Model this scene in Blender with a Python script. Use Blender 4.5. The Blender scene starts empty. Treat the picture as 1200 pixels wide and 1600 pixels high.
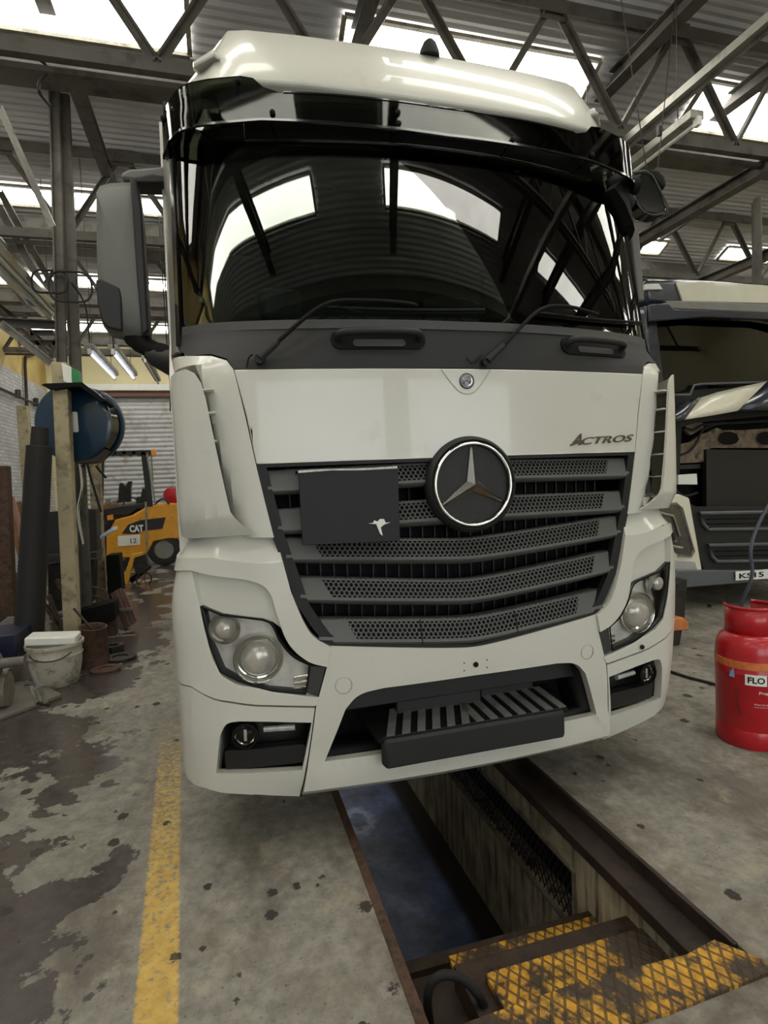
import bpy, bmesh, math, random
from math import sin, cos, pi, sqrt, radians, asin
from mathutils import Vector, Matrix
random.seed(7)
SC = bpy.context.scene; COL = SC.collection

# ------------------------------------------------------------------ camera, world, exposure
F = 904.99; H = 1.62; X0 = 1.045          # focal length in px of a 1200 wide frame, eye height, truck centre line
YAW, PITCH, ROLL = radians(15.622), radians(3.173), radians(-2.394)
_A = Matrix(((cos(YAW), -sin(YAW), 0), (sin(YAW), cos(YAW), 0), (0, 0, 1)))
_B = Matrix(((1, 0, 0), (0, 0, -1), (0, 1, 0)))
_P = Matrix(((1, 0, 0), (0, cos(PITCH), -sin(PITCH)), (0, sin(PITCH), cos(PITCH))))
_Q = Matrix(((cos(ROLL), -sin(ROLL), 0), (sin(ROLL), cos(ROLL), 0), (0, 0, 1)))
CM = _Q @ _P @ _B @ _A                     # world -> camera (right, down, forward)
cam = bpy.data.cameras.new('camera'); camo = bpy.data.objects.new('camera', cam); COL.objects.link(camo)
cam.sensor_fit = 'HORIZONTAL'; cam.sensor_width = 36; cam.lens = F / 1200 * 36; cam.clip_start = .05; cam.clip_end = 200
r, d, f = CM[0], CM[1], CM[2]
camo.matrix_world = Matrix(((r[0], -d[0], -f[0], 0), (r[1], -d[1], -f[1], 0), (r[2], -d[2], -f[2], H), (0, 0, 0, 1)))
SC.camera = camo
SC.view_settings.view_transform = 'Standard'; SC.view_settings.look = 'None'
SC.view_settings.exposure = 0.28; SC.view_settings.gamma = 1; SC.view_settings.use_curve_mapping = False
SKYLIGHT = 9.0                            # brightness of the translucent roof sheets
wd = bpy.data.worlds.new('overcast_sky'); SC.world = wd; wd.use_nodes = True
bgn = wd.node_tree.nodes['Background']; bgn.inputs[0].default_value = (.92, .97, 1, 1); bgn.inputs[1].default_value = 3.2

def ray(px, py):
    return CM.transposed() @ Vector(((px - 600) / F, (py - 800) / F, 1))
def at(px, py, x=None, y=None, z=None):
    v = ray(px, py)
    t = x / v[0] if x is not None else y / v[1] if y is not None else (z - H) / v[2]
    return v * t + Vector((0, 0, H))

# ------------------------------------------------------------------ materials
def s2l(c):
    return tuple(((v / 255) / 12.92 if v / 255 <= .04045 else ((v / 255 + .055) / 1.055) ** 2.4) for v in c) + (1,)
class NT:
    def __init__(s, name):
        s.m = bpy.data.materials.new(name); s.m.use_nodes = True; s.t = s.m.node_tree; s.n = s.t.nodes; s.l = s.t.links
        s.b = s.n['Principled BSDF']
    def add(s, ty, **kw):
        n = s.n.new(ty)
        for k, v in kw.items():
            if k.startswith('i_'): n.inputs[k[2:].replace('_', ' ')].default_value = v
            else: setattr(n, k, v)
        return n
    def co(s, scale=(1, 1, 1), rot=(0, 0, 0)):
        c = s.add('ShaderNodeTexCoord'); mp = s.add('ShaderNodeMapping'); s.l.new(c.outputs['Object'], mp.inputs[0])
        mp.inputs['Scale'].default_value = scale; mp.inputs['Rotation'].default_value = rot; return mp.outputs[0]
    def noise(s, scale, detail=4, vec=None, rough=.55, dist=0):
        n = s.add('ShaderNodeTexNoise'); n.inputs['Scale'].default_value = scale; n.inputs['Detail'].default_value = detail
        n.inputs['Roughness'].default_value = rough; n.inputs['Distortion'].default_value = dist
        s.l.new(vec or s.co(), n.inputs['Vector']); return n.outputs['Fac']
    def ramp(s, fac, stops):
        n = s.add('ShaderNodeValToRGB'); e = n.color_ramp.elements
        while len(e) < len(stops): e.new(.5)
        for i, (p, c) in enumerate(stops):
            e[i].position = p; e[i].color = c if len(c) == 4 else (*c, 1)
        s.l.new(fac, n.inputs[0]); return n.outputs[0]
    def step(s, fac, a, b):
        n = s.add('ShaderNodeMapRange'); n.inputs[1].default_value = a; n.inputs[2].default_value = b; n.clamp = True
        s.l.new(fac, n.inputs[0]); return n.outputs[0]
    def math(s, op, a, b=0):
        n = s.add('ShaderNodeMath', operation=op)
        for i, v in enumerate((a, b)):
            if isinstance(v, (int, float)): n.inputs[i].default_value = v
            else: s.l.new(v, n.inputs[i])
        return n.outputs[0]
    def mix(s, fac, a, b):
        n = s.add('ShaderNodeMix', data_type='RGBA')
        for i, v in ((0, fac), (6, a), (7, b)):
            if isinstance(v, (int, float, tuple)): n.inputs[i].default_value = v
            else: s.l.new(v, n.inputs[i])
        return n.outputs[2]
    def col(s, v): s.l.new(v, s.b.inputs['Base Color'])
    def rough(s, v): s.l.new(v, s.b.inputs['Roughness'])
    def bump(s, h, st=.3, dist=.01):
        n = s.add('ShaderNodeBump'); n.inputs['Strength'].default_value = st; n.inputs['Distance'].default_value = dist
        s.l.new(h, n.inputs['Height']); s.l.new(n.outputs[0], s.b.inputs['Normal'])
    def sep(s, vec):
        n = s.add('ShaderNodeSeparateXYZ'); s.l.new(vec, n.inputs[0]); return n.outputs
MATS = {}
def mat(name, rgb, rough=.5, metal=0, var=.12, scale=6, bump=0, dirt=None, dirt_lo=.5, dirt_hi=.7, coat=0, spec=.5, bscale=60):
    if name in MATS: return MATS[name]
    t = NT(name); c = s2l(rgb); b = t.b
    b.inputs['Roughness'].default_value = rough; b.inputs['Metallic'].default_value = metal
    b.inputs['Specular IOR Level'].default_value = spec; b.inputs['Coat Weight'].default_value = coat
    n = t.noise(scale, 5)
    lo = tuple(v * (1 - var) for v in c[:3]) + (1,); hi = tuple(min(1, v * (1 + var)) for v in c[:3]) + (1,)
    o = t.ramp(n, [(.3, lo), (.7, hi)])
    if dirt:
        m = t.step(t.noise(scale * 1.7, 8, rough=.65), dirt_lo, dirt_hi); o = t.mix(m, o, s2l(dirt))
    t.col(o)
    if bump: t.bump(t.noise(bscale, 3), bump, .004)
    MATS[name] = t.m; return t.m
def emis(name, rgb, st):
    if name in MATS: return MATS[name]
    t = NT(name); e = t.add('ShaderNodeEmission'); e.inputs[1].default_value = st
    n = t.noise(3, 4); c = s2l(rgb)
    t.l.new(t.ramp(n, [(.3, tuple(v * .85 for v in c[:3]) + (1,)), (.65, c)]), e.inputs[0])
    t.l.new(e.outputs[0], t.n['Material Output'].inputs[0]); MATS[name] = t.m; return t.m
def glass(name, tint, f0=.04, rough=0., ior=1.5):
    if name in MATS: return MATS[name]
    t = NT(name); tr = t.add('ShaderNodeBsdfTransparent'); g = t.add('ShaderNodeBsdfGlossy'); g.inputs['Roughness'].default_value = rough
    tr.inputs[0].default_value = (*tint, 1); fr = t.add('ShaderNodeFresnel'); fr.inputs[0].default_value = ior
    mx = t.add('ShaderNodeMixShader'); t.l.new(t.math('ADD', fr.outputs[0], f0), mx.inputs[0])
    t.l.new(tr.outputs[0], mx.inputs[1]); t.l.new(g.outputs[0], mx.inputs[2]); t.l.new(mx.outputs[0], t.n['Material Output'].inputs[0])
    MATS[name] = t.m; return t.m

WHITE = mat('white_truck_paint', (204, 203, 192), .28, var=.02, scale=2, coat=.4, dirt=(170, 165, 150), dirt_lo=.62, dirt_hi=.95)
PLAST = mat('dark_grey_plastic', (54, 54, 53), .5, var=.06, scale=5, bump=.1, bscale=300)
PLAST2 = mat('charcoal_plastic', (34, 34, 34), .55, spec=.35, var=.08, scale=5, bump=.1, bscale=300)
BLACK = mat('matt_black', (9, 9, 9), .7, var=.2, spec=.2)
GLOSSB = mat('gloss_black', (14, 15, 14), .12, var=.1, coat=.3)
CHROME = mat('polished_chrome', (225, 225, 220), .12, 1, var=.03)
STEEL = mat('painted_roof_steel', (88, 84, 77), .6, var=.18, scale=3, dirt=(46, 42, 38), bump=.1)
STEELL = mat('galvanised_steel', (150, 148, 140), .4, .5, var=.15, scale=3, dirt=(95, 90, 80))
RUST = mat('rusty_iron', (84, 62, 48), .75, .2, var=.3, scale=12, dirt=(40, 32, 27), bump=.4)
DKMET = mat('oily_dark_metal', (52, 49, 46), .45, .4, var=.25, scale=8, dirt=(28, 26, 25), bump=.3)
CREAM = mat('cream_painted_post', (172, 160, 128), .65, var=.1, scale=5, dirt=(92, 80, 62), dirt_lo=.52, dirt_hi=.72, bump=.15)
RUBBER = mat('black_rubber', (28, 28, 28), .75, var=.2, bump=.2)
WHITEP = mat('white_plastic', (225, 225, 218), .4, var=.04)
YEL = mat('forklift_yellow_paint', (212, 150, 30), .4, var=.12, scale=5, dirt=(90, 66, 30), dirt_lo=.6, dirt_hi=.75)
RED = mat('red_cylinder_paint', (176, 20, 32), .33, var=.1, scale=7, dirt=(96, 16, 20), dirt_lo=.58, dirt_hi=.85, coat=.25, bump=.06, bscale=25)
NAVY = mat('navy_truck_paint', (34, 38, 50), .25, var=.1, coat=.4)
BLUE = mat('blue_hose_reel_enamel', (14, 48, 70), .3, var=.08, coat=.3)
GREYP = mat('mid_grey_paint', (122, 121, 116), .45, var=.08)
WOOD = mat('weathered_wood', (132, 98, 66), .75, var=.3, scale=9, bump=.3)
SCREEN = glass('windscreen_glass', (.80, .87, .82), .015)
CLEAR = glass('clear_lamp_lens', (.985, .985, .98), .0, .05, 1.22)
SMOKE = glass('smoked_acrylic_visor', (.20, .215, .175), .0, .04, 1.36)
TUBE = emis('fluorescent_tube_glow', (235, 240, 255), 2.2)

# ------------------------------------------------------------------ objects
def worldpos(o):
    v = Vector((0, 0, 0))
    while o: v += o.location; o = o.parent
    return v
def thing(name, label, cat, loc=(0, 0, 0), group=None):
    o = bpy.data.objects.new(name, None); COL.objects.link(o); o.location = loc; o['label'] = label; o['category'] = cat
    o.empty_display_size = .1
    if group: o['group'] = group
    return o
def tag(o, label, cat, group=None):
    o['label'] = label; o['category'] = cat
    if group: o['group'] = group
    return o
def struct(o): o['kind'] = 'structure'; return o
class MB:
    """collects shapes in world coordinates, builds ONE mesh object"""
    def __init__(s): s.v = []; s.f = []
    def add(s, vs, fs):
        n = len(s.v); s.v += [tuple(v) for v in vs]; s.f += [tuple(i + n for i in q) for q in fs]; return s
    def box(s, c, sz, rot=None):
        hx, hy, hz = sz[0] / 2, sz[1] / 2, sz[2] / 2
        vs = [Vector((x, y, z)) for x in (-hx, hx) for y in (-hy, hy) for z in (-hz, hz)]
        if rot is not None: vs = [rot @ v for v in vs]
        return s.add([Vector(c) + v for v in vs], [(0, 1, 3, 2), (4, 6, 7, 5), (0, 4, 5, 1), (2, 3, 7, 6), (0, 2, 6, 4), (1, 5, 7, 3)])
    def b(s, x0, x1, y0, y1, z0, z1): return s.box(((x0 + x1) / 2, (y0 + y1) / 2, (z0 + z1) / 2), (x1 - x0, y1 - y0, z1 - z0))
    def bar(s, p, q, w, h=None, up=(0, 0, 1)):
        p = Vector(p); q = Vector(q); d = (q - p); L = d.length; d.normalize(); u = Vector(up)
        if abs(d.dot(u)) > .98: u = Vector((0, 1, 0))
        a = d.cross(u).normalized(); c = a.cross(d); h = h or w
        R = Matrix((a, d, c)).transposed(); return s.box((p + q) / 2, (w, L, h), R)
    def angle(s, p, q, w, t=.008, up=(0, 0, 1)):
        """L-section steel"""
        p = Vector(p); q = Vector(q); d = (q - p).normalized(); u = Vector(up)
        if abs(d.dot(u)) > .98: u = Vector((0, 1, 0))
        a = d.cross(u).normalized(); c = a.cross(d)
        s.bar(p + c * 0, q + c * 0, w, t, up); s.bar(p + a * (w / 2) - c * (w / 2), q + a * (w / 2) - c * (w / 2), t, w, up); return s
    def tube(s, pts, r, n=8, closed=False):
        pts = [Vector(p) for p in pts]; N = len(pts); base = len(s.v); prev = None
        for i, p in enumerate(pts):
            a = pts[(i - 1) % N] if (closed or i) else p; b = pts[(i + 1) % N] if (closed or i < N - 1) else p
            d = (b - a).normalized()
            if prev is None: u = d.orthogonal().normalized()
            else:
                u = prev - d * prev.dot(d)
                u = u.normalized() if u.length > 1e-6 else d.orthogonal().normalized()
            prev = u; w = d.cross(u); rr = r[i] if isinstance(r, (list, tuple)) else r
            for k in range(n):
                t = 2 * pi * k / n; s.v.append(tuple(p + (u * cos(t) + w * sin(t)) * rr))
        for i in range(N if closed else N - 1):
            j = (i + 1) % N
            for k in range(n): s.f.append((base + i * n + k, base + i * n + (k + 1) % n, base + j * n + (k + 1) % n, base + j * n + k))
        if not closed:
            s.f.append(tuple(base + k for k in range(n))); s.f.append(tuple(base + (N - 1) * n + k for k in reversed(range(n))))
        return s
    def lathe(s, c, prof, axis=(0, 0, 1), n=28, cap=True):
        """prof: (radius, distance along axis)"""
        ax = Vector(axis).normalized(); u = ax.orthogonal().normalized(); w = ax.cross(u); c = Vector(c); base = len(s.v)
        for (r_, h) in prof:
            for k in range(n):
                t = 2 * pi * k / n; s.v.append(tuple(c + ax * h + (u * cos(t) + w * sin(t)) * max(r_, 1e-4)))
        for i in range(len(prof) - 1):
            for k in range(n): s.f.append((base + i * n + k, base + i * n + (k + 1) % n, base + (i + 1) * n + (k + 1) % n, base + (i + 1) * n + k))
        if cap:
            s.f.append(tuple(base + k for k in range(n))); s.f.append(tuple(base + (len(prof) - 1) * n + k for k in reversed(range(n))))
        return s
    def prism(s, poly, vec):
        """poly: list of 3D points (planar), extruded by vec"""
        n = len(poly); vec = Vector(vec); vs = [Vector(p) for p in poly]
        return s.add(vs + [v + vec for v in vs], [tuple(range(n)), tuple(reversed(range(n, 2 * n)))] + [(i, (i + 1) % n, n + (i + 1) % n, n + i) for i in range(n)])
    def grid(s, rows):
        """rows of points, joined as a sheet"""
        n = len(rows[0]); b0 = len(s.v)
        for r_ in rows: s.v += [tuple(p) for p in r_]
        for i in range(len(rows) - 1):
            for j in range(n - 1): s.f.append((b0 + i * n + j, b0 + i * n + j + 1, b0 + (i + 1) * n + j + 1, b0 + (i + 1) * n + j))
        return s
    def build(s, name, m, parent=None, bevel=0, smooth=40, solid=0, recalc=True, keep=False):
        me = bpy.data.meshes.new(name); vs = s.v
        if parent is not None: off = worldpos(parent)
        elif keep: off = Vector((0, 0, 0))
        else:
            xs = [v[0] for v in vs]; ys = [v[1] for v in vs]; zs = [v[2] for v in vs]
            off = Vector(((min(xs) + max(xs)) / 2, (min(ys) + max(ys)) / 2, min(zs)))
        me.from_pydata([(v[0] - off[0], v[1] - off[1], v[2] - off[2]) for v in vs], [], s.f); me.validate()
        if recalc:
            bm = bmesh.new(); bm.from_mesh(me); bmesh.ops.recalc_face_normals(bm, faces=bm.faces); bm.to_mesh(me); bm.free()
        if smooth:
            me.polygons.foreach_set('use_smooth', [True] * len(me.polygons)); me.set_sharp_from_angle(angle=radians(smooth))
        me.materials.append(m)
        o = bpy.data.objects.new(name, me); COL.objects.link(o)
        if parent is not None: o.parent = parent
        else: o.location = off
        if solid: md = o.modifiers.new('solid', 'SOLIDIFY'); md.thickness = solid; md.offset = 0
        if bevel:
            md = o.modifiers.new('bevel', 'BEVEL'); md.width = bevel; md.segments = 2; md.limit_method = 'ANGLE'; md.angle_limit = radians(50)
            md.harden_normals = False
        return o
def text_verts(s, size, shear=0, extrude=.004, space=1.0, bold=0):
    cu = bpy.data.curves.new('t', 'FONT'); cu.body = s; cu.size = size; cu.shear = shear; cu.extrude = extrude; cu.space_character = space; cu.offset = bold
    cu.resolution_u = 3
    o = bpy.data.objects.new('t', cu); COL.objects.link(o); dg = bpy.context.evaluated_depsgraph_get()
    me = bpy.data.meshes.new_from_object(o.evaluated_get(dg)); vs = [v.co.copy() for v in me.vertices]; fs = [tuple(p.vertices) for p in me.polygons]
    bpy.data.objects.remove(o); bpy.data.meshes.remove(me); bpy.data.curves.remove(cu); return vs, fs
def text_on(s, name, m, parent, fn, width=None, size=1, height=None, **kw):
    """lettering mapped by fn(x, y, depth) -> world point; x in 0..width"""
    vs, fs = text_verts(s, size, **kw); x0 = min(v.x for v in vs); x1 = max(v.x for v in vs); y0 = min(v.y for v in vs); y1 = max(v.y for v in vs)
    k = width / (x1 - x0) if width else 1; ky = height / (y1 - y0) if height else k
    mb = MB(); mb.add([fn((v.x - x0) * k, (v.y - y0) * ky, v.z) for v in vs], fs); return mb.build(name, m, parent, smooth=0, recalc=False)
def copy_tree(o, loc=None, parent=None):
    c = o.copy(); COL.objects.link(c); c.parent = parent
    if loc is not None: c.location = loc
    for ch in list(o.children): copy_tree(ch, None, c)
    return c

# ------------------------------------------------------------------ the workshop: floor, pit, walls, roof
PX0, PX1, PY0, PY1, PZ = .50, 1.50, 1.50, 8.2, -1.15      # inspection pit (inner faces)
def floor_mat():
    t = NT('stained_concrete_floor'); v = t.co(); X, Y, Z = t.sep(v)
    n1 = t.noise(1.5, 9, v, .62, .25); n2 = t.noise(.55, 3, v); n3 = t.noise(14, 6, v, .7); n4 = t.noise(55, 4, v)
    conc = t.ramp(n3, [(.25, s2l((98, 94, 86))), (.5, s2l((132, 128, 118))), (.75, s2l((156, 151, 140)))])
    conc = t.mix(t.math('MULTIPLY', t.step(t.noise(3.2, 6, v, .65), .5, .72), .45), conc, s2l((104, 92, 74)))
    m2 = t.math('ADD', t.noise(2.1, 9, t.co((1, .55, 1), (0, 0, .5)), .68), t.math('MULTIPLY', t.step(X, 1.2, 2.6), .05))
    conc = t.mix(t.math('MULTIPLY', t.step(m2, .52, .62), .6), conc, s2l((78, 70, 60)))
    conc = t.mix(t.math('MULTIPLY', t.step(t.noise(4.4, 7, t.co((1, 1, 1), (0, 0, 1.3)), .7), .56, .66), .35), conc, s2l((178, 168, 142)))
    # dark wet sealed patches, mostly left of the yellow line
    bias = t.math('MULTIPLY', t.step(X, -.42, -.95), .17)
    bias = t.math('ADD', bias, t.math('MULTIPLY', t.step(Y, 2.6, 3.2), -.045))
    bias = t.math('SUBTRACT', bias, t.math('MULTIPLY', t.step(X, -.5, -.1), .14))
    bias = t.math('ADD', bias, t.math('MULTIPLY', t.step(X, 2.2, 3.6), .12))
    dk = t.step(t.math('ADD', n1, bias), .575, .585)
    o = t.mix(dk, conc, t.ramp(n3, [(.3, s2l((56, 50, 48))), (.7, s2l((84, 76, 72)))]))
    o = t.mix(t.math('MULTIPLY', t.step(Y, 6.5, 9), .12), o, s2l((70, 68, 68)))
    # small oil spots
    mp = t.add('ShaderNodeMapping'); t.l.new(v, mp.inputs[0]); mp.inputs['Scale'].default_value = (1, .8, 1)
    vo = t.add('ShaderNodeTexVoronoi'); vo.inputs['Scale'].default_value = 9; t.l.new(mp.outputs[0], vo.inputs['Vector'])
    sx = t.sep(vo.outputs['Color']); rad = t.math('MULTIPLY', t.step(sx[0], .42, 1), .27)
    spot = t.step(t.math('SUBTRACT', t.math('ADD', vo.outputs['Distance'], t.math('MULTIPLY', t.math('SUBTRACT', n4, .5), .3)), rad), .02, -.02)
    o = t.mix(t.math('MULTIPLY', spot, t.step(sx[0], .45, .5)), o, s2l((52, 47, 42)))
    spk = t.step(n4, .63, .68); o = t.mix(t.math('MULTIPLY', spk, .55), o, s2l((70, 63, 55)))
    # worn yellow bay line
    cx = t.math('ADD', t.math('MULTIPLY', Y, -.058), -.175)
    dx = t.math('ABSOLUTE', t.math('SUBTRACT', X, t.math('ADD', cx, t.math('MULTIPLY', t.math('SUBTRACT', n4, .5), .03))))
    line = t.math('MULTIPLY', t.step(dx, .070, .060), t.step(Y, 4.3, 3.6))
    wear = t.step(t.math('ADD', t.noise(38, 6, v, .7), t.math('MULTIPLY', t.step(Y, 1.8, 4), -.16)), .33, .46)
    ln = t.math('MULTIPLY', t.math('MULTIPLY', line, wear), t.math('SUBTRACT', 1, t.math('MULTIPLY', spot, .9)))
    o = t.mix(t.math('MULTIPLY', ln, .85), o, t.ramp(n3, [(.3, s2l((182, 144, 60))), (.7, s2l((220, 182, 88)))]))
    # rust bleeding from the pit rails
    rl = t.step(t.math('ABSOLUTE', t.math('SUBTRACT', X, 1.03)), .68, .54); rl = t.math('MULTIPLY', rl, t.step(t.noise(9, 6, v), .4, .6))
    o = t.mix(t.math('MULTIPLY', rl, .6), o, s2l((78, 62, 48)))
    t.col(o)
    wet = t.math('MULTIPLY', dk, t.step(n2, .35, .6))
    r_ = t.add('ShaderNodeMapRange'); t.l.new(dk, r_.inputs[0]); r_.inputs[3].default_value = .8; r_.inputs[4].default_value = .2
    t.rough(t.math('ADD', r_.outputs[0], t.math('MULTIPLY', t.math('SUBTRACT', n3, .5), .3)))
    t.bump(t.math('ADD', n3, t.math('MULTIPLY', dk, -.25)), .25, .006); return t.m
FX0, FX1, FY0, FY1 = -4.3, 12.1, -9.2, 17.2
hx0, hx1, hy0, hy1 = PX0 - .03, PX1 + .10, PY0 - .12, PY1
m = MB()
for a in ((FX0, hx0, FY0, FY1), (hx1, FX1, FY0, FY1), (hx0, hx1, FY0, hy0), (hx0, hx1, hy1, FY1)): m.b(a[0], a[1], a[2], a[3], -.12, 0)
struct(m.build('floor', floor_mat(), keep=True, smooth=0))

# inspection pit
def pit_mat():
    t = NT('grimy_pit_concrete'); v = t.co(); X, Y, Z = t.sep(v)
    n = t.noise(4, 8, v, .65); st = t.noise(3, 6, t.co((6, 6, .7)), .6)
    o = t.ramp(n, [(.3, s2l((120, 110, 90))), (.6, s2l((176, 166, 142)))])
    o = t.mix(t.step(st, .48, .68), o, s2l((66, 56, 44)))
    t.col(o); t.b.inputs['Roughness'].default_value = .7; t.bump(n, .3, .01); return t.m
PITM = pit_mat()
def pit_floor_mat():
    t = NT('oily_blue_lit_pit_floor'); v = t.co(); X, Y, Z = t.sep(v)
    n = t.noise(5, 8, v, .65); o = t.ramp(n, [(.3, s2l((54, 62, 88))), (.55, s2l((98, 112, 152))), (.75, s2l((140, 156, 200)))])  # bluish light on the oily floor, painted into its base colour
    # dried ring stain
    ax = t.math('SUBTRACT', X, .93); ay = t.math('SUBTRACT', Y, 4.5)
    rr = t.math('SQRT', t.math('ADD', t.math('MULTIPLY', ax, ax), t.math('MULTIPLY', t.math('MULTIPLY', ay, ay), .42)))
    rr = t.math('ADD', rr, t.math('MULTIPLY', t.math('SUBTRACT', t.noise(16, 5, v), .5), .12))
    ring = t.math('MULTIPLY', t.step(rr, .06, .09), t.step(rr, .15, .10))
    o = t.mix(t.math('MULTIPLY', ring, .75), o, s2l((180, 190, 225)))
    o = t.mix(t.step(X, 1.30, 1.36), o, s2l((30, 27, 24)))
    t.col(o); t.b.inputs['Roughness'].default_value = .34; t.bump(n, .35, .01); return t.m
m = MB(); m.b(PX0 - .15, PX1 + .15, PY0, PY1, PZ - .1, PZ); struct(m.build('floor_pit', pit_floor_mat(), keep=True, smooth=0))
pit = thing('inspection_pit', 'concrete inspection pit with rusty steel rails under the white truck', 'pit', ((PX0 + PX1) / 2, PY0, PZ))
m = MB(); m.b(PX0 - .15, PX0, PY0 - .2, PY1, PZ, -.07); m.build('side_wall', PITM, pit, smooth=0)
m = MB(); ny0, ny1, nz0, nz1 = 2.30, 4.6, -.55, -.25             # recess for the mesh
m.b(PX1, PX1 + .15, PY0 - .2, ny0, PZ, -.07); m.b(PX1, PX1 + .15, ny1, PY1, PZ, -.07); m.b(PX1, PX1 + .15, ny0, ny1, PZ, nz0); m.b(PX1, PX1 + .15, ny0, ny1, nz1, -.07)
m.build('side_wall', PITM, pit, smooth=0)
m = MB(); m.b(PX1 + .12, PX1 + .15, ny0, ny1, nz0, nz1); m.build('recess_back', BLACK, pit)
m = MB()
for (a, b) in (((ny0, nz0), (ny1, nz0)), ((ny0, nz1), (ny1, nz1)), ((ny0, nz0), (ny0, nz1)), ((ny1, nz0), (ny1, nz1))): m.bar((PX1 - .004, a[0], a[1]), (PX1 - .004, b[0], b[1]), .022, .014)
m.build('recess_frame', mat('grey_recess_frame', (120, 112, 96), .6, var=.2, dirt=(60, 50, 40)), pit)
m = MB(); k = -30
h_ = nz1 - nz0
for i in range(-12, 62):
    for sgn in (1, -1):
        y0 = ny0 + i * .045; y1 = y0 + h_ * .6; za, zb = (nz0, nz1) if sgn > 0 else (nz1, nz0)
        if y0 < ny0: za += (ny0 - y0) / (y1 - y0) * (zb - za); y0 = ny0
        if y1 > ny1: zb = za + (ny1 - y0) / max(y1 - y0, 1e-3) * (zb - za); y1 = ny1
        if y1 - y0 > .01: m.bar((PX1 + .02 + .003 * sgn, y0, za), (PX1 + .02 + .003 * sgn, y1, zb), .006, .004, (1, 0, 0))
o = m.build('wire_mesh', DKMET, pit, smooth=0); o['kind'] = 'stuff'
m = MB(); m.b(PX0 - .15, PX1 + .15, PY1, PY1 + .1, PZ, -.03); m.build('end_wall', PITM, pit, smooth=0)
m = MB(); m.b(PX0 - .15, PX1 + .15, PY0 - .2, PY0, PZ, -.16); m.build('end_wall', PITM, pit, smooth=0)
m = MB(); m.b(hx0, PX0 + .008, PY0, PY1, -.09, .004); m.build('edge_rail', RUST, pit, bevel=.003)
RAILM = mat('oily_rail_steel', (58, 47, 40), .5, .3, var=.25, scale=8, dirt=(34, 29, 26), bump=.3)
m = MB(); m.b(PX1 - .03, hx1, PY0, PY1, -.062, -.05); m.b(hx1 - .02, hx1, PY0, PY1, -.05, .006); m.b(PX1 - .04, PX1 - .025, PY0, PY1, -.095, -.045)
m.build('ledge_rail', RAILM, pit, bevel=.002, smooth=0)
# steps of chequered plate
def step_mat():
    t = NT('worn_yellow_expanded_steel'); v = t.co()
    def lat(rot):
        mp = t.add('ShaderNodeMapping'); t.l.new(v, mp.inputs[0]); mp.inputs['Rotation'].default_value = (0, 0, rot)
        x = t.sep(mp.outputs[0])[0]; w = t.math('ABSOLUTE', t.math('SUBTRACT', t.math('FRACT', t.math('MULTIPLY', x, 26)), .5)); return t.step(w, .14, .08)
    g = t.math('MAXIMUM', lat(radians(32)), lat(radians(-32)))
    n = t.noise(4.5, 8, t.co(), .65); wear = t.math('MULTIPLY', t.step(n, .47, .53), t.step(t.noise(17, 5, t.co(), .7), .36, .5))
    yl = t.ramp(t.noise(30, 4), [(.3, s2l((176, 124, 30))), (.7, s2l((220, 168, 58)))])
    o = t.mix(wear, s2l((66, 54, 42)), yl); o = t.mix(t.math('MULTIPLY', g, .8), o, s2l((60, 47, 34)))
    t.col(o); t.b.inputs['Roughness'].default_value = .55; t.bump(g, .6, .006); return t.m
STEPM = step_mat()
for i, (y0, y1, z, xa) in enumerate(((PY0 + .17, PY0 + .34, -.17, .92), (PY0 + .46, PY0 + .66, -.36, .90), )):
    m = MB(); m.b(xa - .1, PX1 - .01, y0 - .02, y1, z - .025, z); st = m.build('step_tread', STEPM, pit, bevel=.003, smooth=0)
m = MB(); m.b(PX0, PX1, PY0 + .64, PY0 + .70, -.58, -.37); m.b(PX0, PX1, PY0, PY0 + .64, -.62, -.40); m.b(PX0 + .0, .74, PY0, PY0 + .45, -.40, -.30); m.b(.74, PX1, PY0, PY0 + .44, -.40, -.2)
m.build('stair_base', mat('oily_stair_steel', (58, 46, 37), .55, .2, var=.3, scale=9, dirt=(34, 27, 22), bump=.4), pit, smooth=0)
m = MB(); m.b(PX0, PX1, PY0 + .66, PY0 + .76, -.62, -.54); m.b(PX0, PX1, PY0 + .40, PY0 + .42, -.60, -.38); m.build('stair_crossmember', DKMET, pit, smooth=0)
# yellow lip plate over the near end, its edge slightly slanted and chipped
m = MB(); pts = [(.60, 1.515), (.60, 1.36), (.86, 1.37), (1.2, 1.36), (1.62, 1.375), (1.61, 1.42), (1.53, 1.53), (1.40, 1.51), (1.0, 1.53)]
m.prism([(x, y, -.002) for x, y in pts], (0, 0, .014)); o = m.build('yellow_lip_plate', STEPM, pit, smooth=0)
pts = [at(665, 1590, z=-.06)] + [at(668, 1545, z=-.02), at(690, 1527, z=-.0), at(720, 1530, z=-.05), at(745, 1560, z=-.1), at(765, 1595, z=-.15), at(768, 1640, z=-.2)]
def smooth_pts(P_, n=6):
    P_ = [Vector(p) for p in P_]; out = []
    for i in range(len(P_) - 1):
        a = P_[max(i - 1, 0)]; b = P_[i]; c = P_[i + 1]; d_ = P_[min(i + 2, len(P_) - 1)]
        for k in range(n):
            t = k / n; out.append(.5 * ((2 * b) + (c - a) * t + (2 * a - 5 * b + 4 * c - d_) * t * t + (3 * b - a - 3 * c + d_) * t ** 3))
    out.append(P_[-1]); return out
m = MB(); m.tube(smooth_pts([at(672, 1600, z=-.28), at(668, 1560, z=-.16), at(676, 1534, z=-.10), at(696, 1523, z=-.08), at(724, 1531, z=-.10), at(748, 1556, z=-.16), at(764, 1592, z=-.26)]), .016, 10)
tag(m.build('hose', RUBBER), 'thick black hose looped at the near left corner of the pit', 'hose')

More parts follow.
